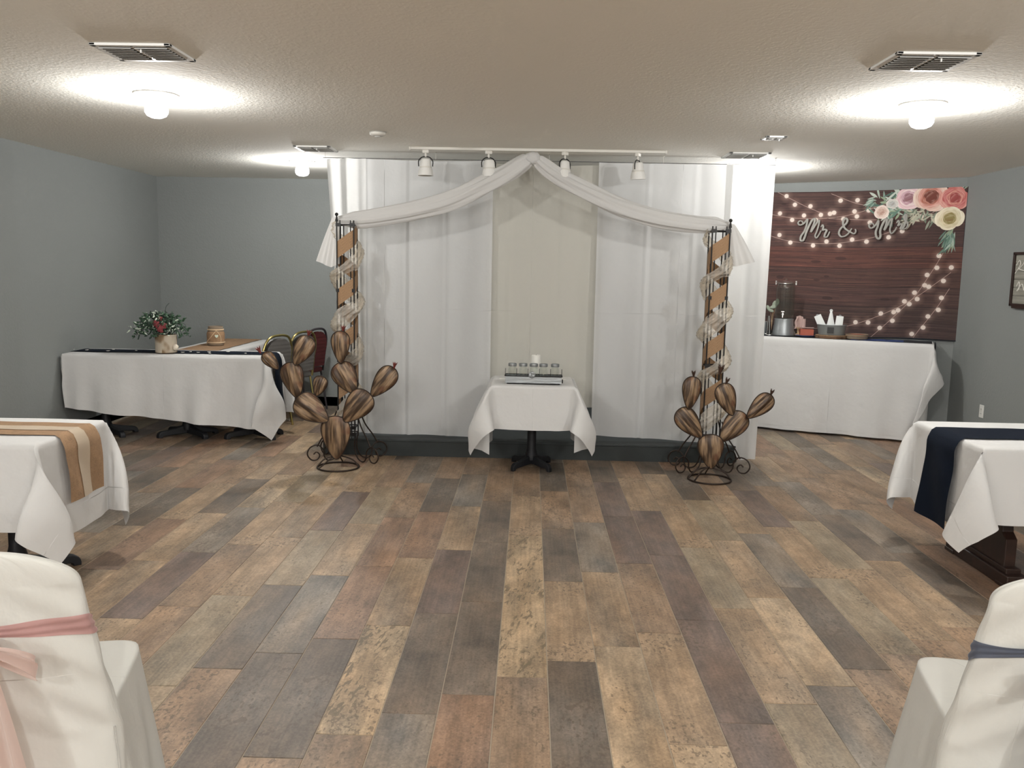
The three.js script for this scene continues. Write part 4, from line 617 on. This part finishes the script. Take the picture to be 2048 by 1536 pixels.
// ------------------------------------------------------------------ printed tapestry and letters on the slanted wall
{
  const dir = SLANT_B.clone().sub(SLANT_A).normalize();           // along the wall, away from the right corner
  const ang = Math.atan2(-(-dir.y), -dir.x);                       // local +x runs back toward the corner
  const nrm = new THREE.Vector2(-dir.y, dir.x); if (nrm.y < 0) nrm.multiplyScalar(-1);
  const on = (s, off) => [SLANT_A.x + dir.x * s + nrm.x * off, SLANT_A.y + dir.y * s + nrm.y * off];
  const SW = 2.06, Y0 = 0.985, Y1 = 2.472, W = 1400, H = 1010;
  const cv = document.createElement('canvas'); cv.width = W; cv.height = H; const g = cv.getContext('2d'), R = rng(9);
  // printed boards
  const X = c => { const px = 1500 + c * 0.2246 - 1596, s = 1.549 - 0.005215 * px + 1.88e-6 * px * px; return (SW - 0.02 - s) / SW * W; };
  const Yc = (c, d) => { const px = 1500 + c * 0.2246, py = 350 + d * 0.2246, k = 0.0048 + (1932 - px) / 383 * 0.00056, y = 2.02 - (py - 470) * k + (px - 1596) * 0.00006; return (Y1 - y) / (Y1 - Y0) * H; };
  const boards = [0, 0.13, 0.27, 0.385, 0.53, 0.66, 0.79, 0.9, 1];
  for (let b = 0; b < 8; b++) {
    const y0 = boards[b] * H, y1 = boards[b + 1] * H, hue = [0.0, 0.1, 0.05, 0.55, 0.2, 0.05, -0.1, -0.15][b];
    g.fillStyle = `rgb(${72 + hue * 26},${54 + hue * 4},${50 - hue * 4})`; g.fillRect(0, y0, W, y1 - y0);
    for (let i = 0; i < 700; i++) { const x = R() * W - 80, y = y0 + R() * (y1 - y0), l = 60 + R() * 420, d = R(); const left = clamp(1 - x / W); g.fillStyle = d < 0.6 ? `rgba(30,18,18,${0.06 + 0.2 * R()})` : `rgba(${112 + 40 * hue + 20 * left},${82},${74},${0.04 + 0.12 * R() * (0.5 + left)})`; g.fillRect(x, y, l, 1 + R() * 3); }
    for (let i = 0; i < 3; i++) { const x = R() * W * 0.7, y = lerp(y0, y1, 0.3 + 0.4 * R()); g.fillStyle = 'rgba(30,18,18,0.35)'; g.beginPath(); g.ellipse(x, y, 16 + R() * 24, 6 + R() * 8, 0, 0, 6.3); g.fill(); }
    g.fillStyle = 'rgba(24,14,14,0.75)'; g.fillRect(0, y1 - 3, W, 4);
  }
  g.lineWidth = 3.2; g.strokeStyle = 'rgba(190,164,154,0.8)';
  const line = P => { g.beginPath(); P.forEach(([x, y], i) => { if (!i) g.moveTo(X(x), Yc(x, y)); else { const [a, b] = P[i - 1]; g.quadraticCurveTo(X(a), Yc(a, b), (X(a) + X(x)) / 2, (Yc(a, b) + Yc(x, y)) / 2); if (i === P.length - 1) g.lineTo(X(x), Yc(x, y)); } }); g.stroke(); };
  line([[220, 150], [320, 200], [400, 240], [470, 275], [560, 312], [640, 345]]); line([[60, 330], [195, 352], [300, 372], [400, 385], [520, 388], [620, 386], [740, 378], [830, 365], [940, 342], [1040, 310], [1170, 272], [1300, 230]]); line([[700, 170], [780, 200], [830, 222], [900, 248], [980, 270], [1120, 292]]);
  line([[60, 490], [180, 535], [260, 563], [340, 585], [450, 599], [560, 606], [660, 608], [760, 605], [860, 596], [960, 580], [1060, 564], [1150, 545], [1350, 480], [1540, 400], [1660, 340]]); line([[690, 385], [800, 392], [900, 397], [1000, 401], [1120, 402]]);
  line([[1790, 660], [1700, 830], [1640, 925], [1590, 1010], [1540, 1085], [1480, 1150], [1400, 1225], [1330, 1290], [1250, 1360], [1150, 1445], [1080, 1500]]); line([[1850, 895], [1780, 945], [1700, 1000], [1610, 1065], [1520, 1120], [1400, 1185], [1300, 1225], [1200, 1262], [1050, 1310], [900, 1350], [600, 1372], [420, 1350]]); line([[1850, 1040], [1800, 1120], [1760, 1190], [1700, 1270], [1640, 1350], [1590, 1410], [1540, 1480]]);
  const bulbs = [[310, 190], [388, 265], [523, 278], [262, 342], [472, 360], [372, 400], [620, 355], [700, 345], [735, 335], [785, 230], [935, 228], [915, 325], [940, 370], [1042, 318], [1060, 425], [820, 390], [580, 400], [270, 533], [368, 600], [570, 625], [685, 588], [803, 625], [912, 572], [1042, 592], [1240, 560], [1360, 510], [1525, 385], [1722, 742], [1712, 850], [1625, 912], [1610, 1005], [1650, 1020], [1785, 970], [1520, 1068], [1550, 1128], [1432, 1142], [1480, 1170], [1222, 1240], [1340, 1235], [1380, 1220], [1112, 1315], [997, 1308], [1222, 1370], [1335, 1313], [1780, 1123], [1760, 1232], [1665, 1290], [1628, 1390], [1525, 1445], [1850, 850], [880, 1360]];
  for (const [x, y] of bulbs) { const a = X(x), b = Yc(x, y), q = g.createRadialGradient(a, b, 8, a, b, 52); q.addColorStop(0, 'rgba(226,212,198,0.5)'); q.addColorStop(0.4, 'rgba(205,178,162,0.18)'); q.addColorStop(1, 'rgba(200,160,140,0)'); g.fillStyle = q; g.fillRect(a - 60, b - 60, 120, 120); g.fillStyle = 'rgba(224,210,200,0.9)'; g.beginPath(); g.arc(a, b, 15, 0, 6.3); g.fill(); }
  const leaf = (x, y, a, l, w, c) => { g.save(); g.translate(X(x), Yc(x, y)); g.rotate(a); g.fillStyle = c; g.beginPath(); g.moveTo(0, 0); g.quadraticCurveTo(l * 0.5, -w, l, 0); g.quadraticCurveTo(l * 0.5, w, 0, 0); g.fill(); g.restore(); };
  const greens = ['#7d9488', '#5f7a6c', '#a2b0a4', '#8a9a80', '#4d665c', '#b5bdb2'];
  for (let i = 0; i < 80; i++) { const u = R(); leaf(1090 + u * 330, 210 + R() * 170 - 40 * u, R() * 6.3, 50 + R() * 60, 10 + R() * 9, greens[i % 6]); }
  for (let i = 0; i < 70; i++) leaf(1380 + R() * 330, 320 + R() * 110, R() * 6.3, 40 + R() * 45, 8 + R() * 8, ['#8d9484', '#a9a896', '#6b7767', '#b9b39f'][i % 4]);
  for (let i = 0; i < 34; i++) leaf(1770 + R() * 90, 500 + R() * 130, 1.2 + R() * 1.2, 50 + R() * 70, 8 + R() * 8, greens[i % 5]);
  for (let i = 0; i < 14; i++) leaf(1860 + R() * 70, 110 + R() * 60, -1.5 + R(), 40 + R() * 40, 8, greens[i % 5]);
  for (let i = 0; i < 12; i++) leaf(1050 + R() * 60, 200 + R() * 60, 2 + R() * 1.4, 60, 10, greens[i % 3]);
  const rose = (x, y, r, cols, seed) => { const q = rng(seed), cx = X(x), cy = Yc(x, y); for (let k = 0; k < 34; k++) { const f = 1 - k / 34, a = k * 2.399 + q(), rr = r * f * 0.58, c = cols[Math.min(cols.length - 1, Math.floor((1 - f) * cols.length + q() * 1.3 - 0.2))], pw = r * (0.2 + 0.24 * f), ph = r * (0.3 + 0.3 * f);
    g.save(); g.translate(cx + rr * Math.cos(a), cy + rr * Math.sin(a) * 0.86); g.rotate(a + 0.35 * (q() - 0.5)); g.fillStyle = c ?? cols[0]; g.beginPath(); g.ellipse(0, 0, pw, ph, 0, 0, 6.3); g.fill();
    const gr = g.createLinearGradient(-pw, 0, pw, 0); gr.addColorStop(0, 'rgba(110,50,44,0.34)'); gr.addColorStop(0.55, 'rgba(150,90,80,0.04)'); gr.addColorStop(0.9, 'rgba(255,244,234,0.3)'); gr.addColorStop(1, 'rgba(255,244,234,0.05)'); g.fillStyle = gr; g.fill(); g.restore(); } };
  rose(1395, 220, 86, ['#d9bcc0', '#cfaab2', '#d8c2c4', '#b993a0', '#8f6b74'], 3); rose(1160, 335, 52, ['#ddd2c8', '#d8c5bb', '#c9b3a8', '#b79a8c'], 4); rose(1605, 215, 112, ['#d9c2b4', '#d4b3a4', '#cc9488', '#c27d70', '#a4604f', '#6d3a30'], 5); rose(1825, 232, 92, ['#cb8579', '#bd655f', '#b45856', '#c67e70', '#9c4a48'], 6); rose(1790, 412, 88, ['#e3dcc2', '#dbd2b4', '#d0c7a2', '#cfc29c', '#8f8452'], 7); rose(1250, 265, 40, ['#c9c4bd', '#b6b6b2', '#a3a8a6'], 8);
  const tx = new THREE.CanvasTexture(cv); tx.colorSpace = THREE.SRGBColorSpace;
  const t = thing('tapestry', 'printed tapestry of brown boards, string lights and roses on the slanted wall', 'tapestry', [0, 0, 0]);
  const mk = (off, back) => grid(80, 50, (u, v) => { const s = lerp(SW - 0.02, -0.02, u), y = lerp(Y0, Y1, v), d = off + (back ? 0 : 0.006 * Math.sin(s * 7 + y * 2) * (1 - v) + 0.004 * Math.sin(s * 17 + y * 5)), [x, z] = on(s, d + 0.012 * (1 - v)); return [x, y + 0.012 * Math.sin(u * 9) * (1 - v) - 0.014 * Math.sin(u * Math.PI) * v, z, u, v]; });
  part('printed_face', mk(0.02), mat(0xffffff, 0.85, 0, { map: tx, side: THREE.DoubleSide }), t);
  part('hem', [tube([[...on(-0.02, 0.022)].flatMap((q, i) => i ? [Y0, q] : [q]), [...on(-0.02, 0.02)].flatMap((q, i) => i ? [1.7, q] : [q]), [...on(-0.02, 0.018)].flatMap((q, i) => i ? [Y1, q] : [q])], 0.011, 20, 6), tube([0, 0.25, 0.5, 0.75, 1].map(u => { const [x, z] = on(lerp(-0.02, SW - 0.02, u), 0.032); return [x, Y0 + 0.012 * Math.sin((1 - u) * 9), z]; }), 0.006, 30, 6)], M.blackCloth, t);
  // letter banner
  const toW = (c, d, off) => { const px = 1500 + c * 0.2246, q = px - 1596, s = 1.549 - 0.005215 * q + 1.88e-6 * q * q, k = 0.0048 + (1932 - px) / 383 * 0.00056, y = 2.02 - (350 + d * 0.2246 - 470) * k + q * 0.00006, [x, z] = on(s, off); return V3(x, y, z); };
  const word = (label, strokes) => { const w = thing('cut_out_word', label, 'letters'); for (const S of strokes) { const c = new THREE.CatmullRomCurve3(S.map(([a, b]) => toW(a, b, 0.052))), n = S.length * 14, gg = [];
      // flat ribbon-like stroke, pen held upright: rectangular section 20 x 8 mm
      gg.push(grid(n, 8, (u, v) => { const p = c.getPoint(u), d = c.getTangent(u), nx = nrm.x, nz = nrm.y, side = V3(d.y * nz, d.z * nx - d.x * nz, -d.y * nx).normalize(), a = v * Math.PI * 2, taper = 0.62 + 0.38 * Math.sin(Math.PI * clamp(u * 1.02)), r = 0.0088 * taper * (1 + 0.35 * Math.abs(d.y)); return [p.x + side.x * r * Math.cos(a) + nx * 0.005 * Math.sin(a), p.y + side.y * r * Math.cos(a), p.z + side.z * r * Math.cos(a) + nz * 0.005 * Math.sin(a)]; }));
      part('letter', gg, M.glitter, w); } };
  word('silver script letters reading Mr on the tapestry', [[[474, 436], [462, 418], [442, 416], [430, 432], [444, 450], [470, 444], [494, 420], [510, 400], [508, 440], [492, 500], [462, 552], [462, 584], [480, 588], [494, 560], [508, 510], [530, 450], [556, 404], [574, 398], [572, 430], [556, 480], [548, 510], [566, 480], [596, 430], [614, 412], [612, 450], [598, 510], [586, 548], [598, 566], [618, 540], [636, 500]], [[632, 470], [646, 452], [654, 470], [650, 496], [668, 492], [684, 500], [672, 534], [670, 556], [690, 558], [712, 512]]]);
  word('silver script ampersand between the words on the tapestry', [[[938, 492], [944, 514], [930, 534], [906, 524], [876, 508], [842, 482], [826, 448], [828, 414], [846, 398], [862, 412], [856, 440], [828, 466], [802, 496], [796, 532], [816, 556], [846, 554], [874, 534], [894, 506], [906, 486]]]);
  word('silver script letters reading Mrs on the tapestry', [[[1104, 468], [1094, 450], [1072, 446], [1058, 464], [1074, 486], [1100, 478], [1124, 450], [1140, 424], [1138, 470], [1124, 520], [1134, 566], [1154, 582], [1168, 560], [1162, 516], [1176, 462], [1202, 414], [1216, 410], [1214, 450], [1200, 504], [1222, 466], [1250, 414], [1262, 408], [1258, 456], [1250, 506], [1266, 536], [1290, 518], [1310, 480]], [[1306, 446], [1320, 424], [1330, 440], [1322, 468], [1344, 454], [1358, 458], [1348, 496], [1362, 494], [1380, 460], [1392, 410], [1386, 372], [1372, 390], [1380, 420], [1406, 444], [1408, 474], [1390, 496], [1362, 502]]]);
}

// ------------------------------------------------------------------ right wall: framed sign, outlet
{
  const t = thing('framed_sign', 'brown framed board sign on the right wall, cut by the picture edge', 'sign', [XR - 0.002, 1.60, -7.19], -Math.PI / 2), w = 0.7, h = 0.46;
  part('frame', [bx(w, 0.022, 0.026, 0, h / 2 - 0.011, 0.013, 0.003), bx(w, 0.022, 0.026, 0, -h / 2 + 0.011, 0.013, 0.003), bx(0.022, h, 0.026, -w / 2 + 0.011, 0, 0.013, 0.003), bx(0.022, h, 0.026, w / 2 - 0.011, 0, 0.013, 0.003)], M.darkWood, t);
  part('ledge', bx(w - 0.06, 0.018, 0.03, 0.02, -h / 2 - 0.008, 0.016, 0.003), M.darkWood, t);
  const gm = [0, 1, 2].map(k => mat(0xffffff, 0.85, 0, { map: tex(128, 32, (u, v) => { const n = fbm(u * 3, v * 12 + k * 9, 5 + k, 3); return mix3([112, 110, 100], [150, 148, 138], n); }) }));
  for (let i = 0; i < 6; i++) { const hh = (h - 0.044) / 6; part('board', bx(w - 0.044, hh - 0.003, 0.008, 0, -h / 2 + 0.022 + (i + 0.5) * hh, 0.006), gm[i % 3], t); }
  const sc = P => tube(P.map(([x, y]) => V3(x, y, 0.0105)), 0.0045, 60, 5).scale(1, 1, 1);
  part('white_lettering', [sc([[-0.31, 0.12], [-0.27, 0.16], [-0.25, 0.13], [-0.28, 0.09], [-0.22, 0.12], [-0.18, 0.16], [-0.15, 0.1], [-0.1, 0.14], [-0.05, 0.1]]), sc([[-0.32, 0.05], [-0.28, 0.085], [-0.2, 0.075], [-0.1, 0.08], [0.05, 0.06]]), sc([[-0.28, -0.06], [-0.25, -0.02], [-0.24, -0.08], [-0.27, -0.1], [-0.2, -0.04], [-0.16, -0.09], [-0.1, -0.03], [-0.04, -0.08]])], M.trackWhite, t, 'white hand lettering');
  const o = thing('wall_outlet', 'white outlet plate low on the right wall beside the buffet', 'outlet', [XR - 0.001, 0.39, -7.86], -Math.PI / 2);
  part('cover_plate', bx(0.072, 0.118, 0.007, 0, 0, 0.0035, 0.003), M.plate, o); for (const s of [-1, 1]) { const r = part('socket', bx(0.034, 0.03, 0.003, 0, s * 0.02, 0.0082, 0.001), M.plate, o); part('slot', [bx(0.003, 0.01, 0.002, -0.007, s * 0.02, 0.0092), bx(0.003, 0.012, 0.002, 0.007, s * 0.02, 0.0092)], M.slot, r); }
  part('screw', cyl(0.003, 0.003, 0.002, 0, 0, 0, 10).rotateX(Math.PI / 2).translate(0, 0, 0.0078), M.chrome, o);
}

renderer.render(scene, camera);
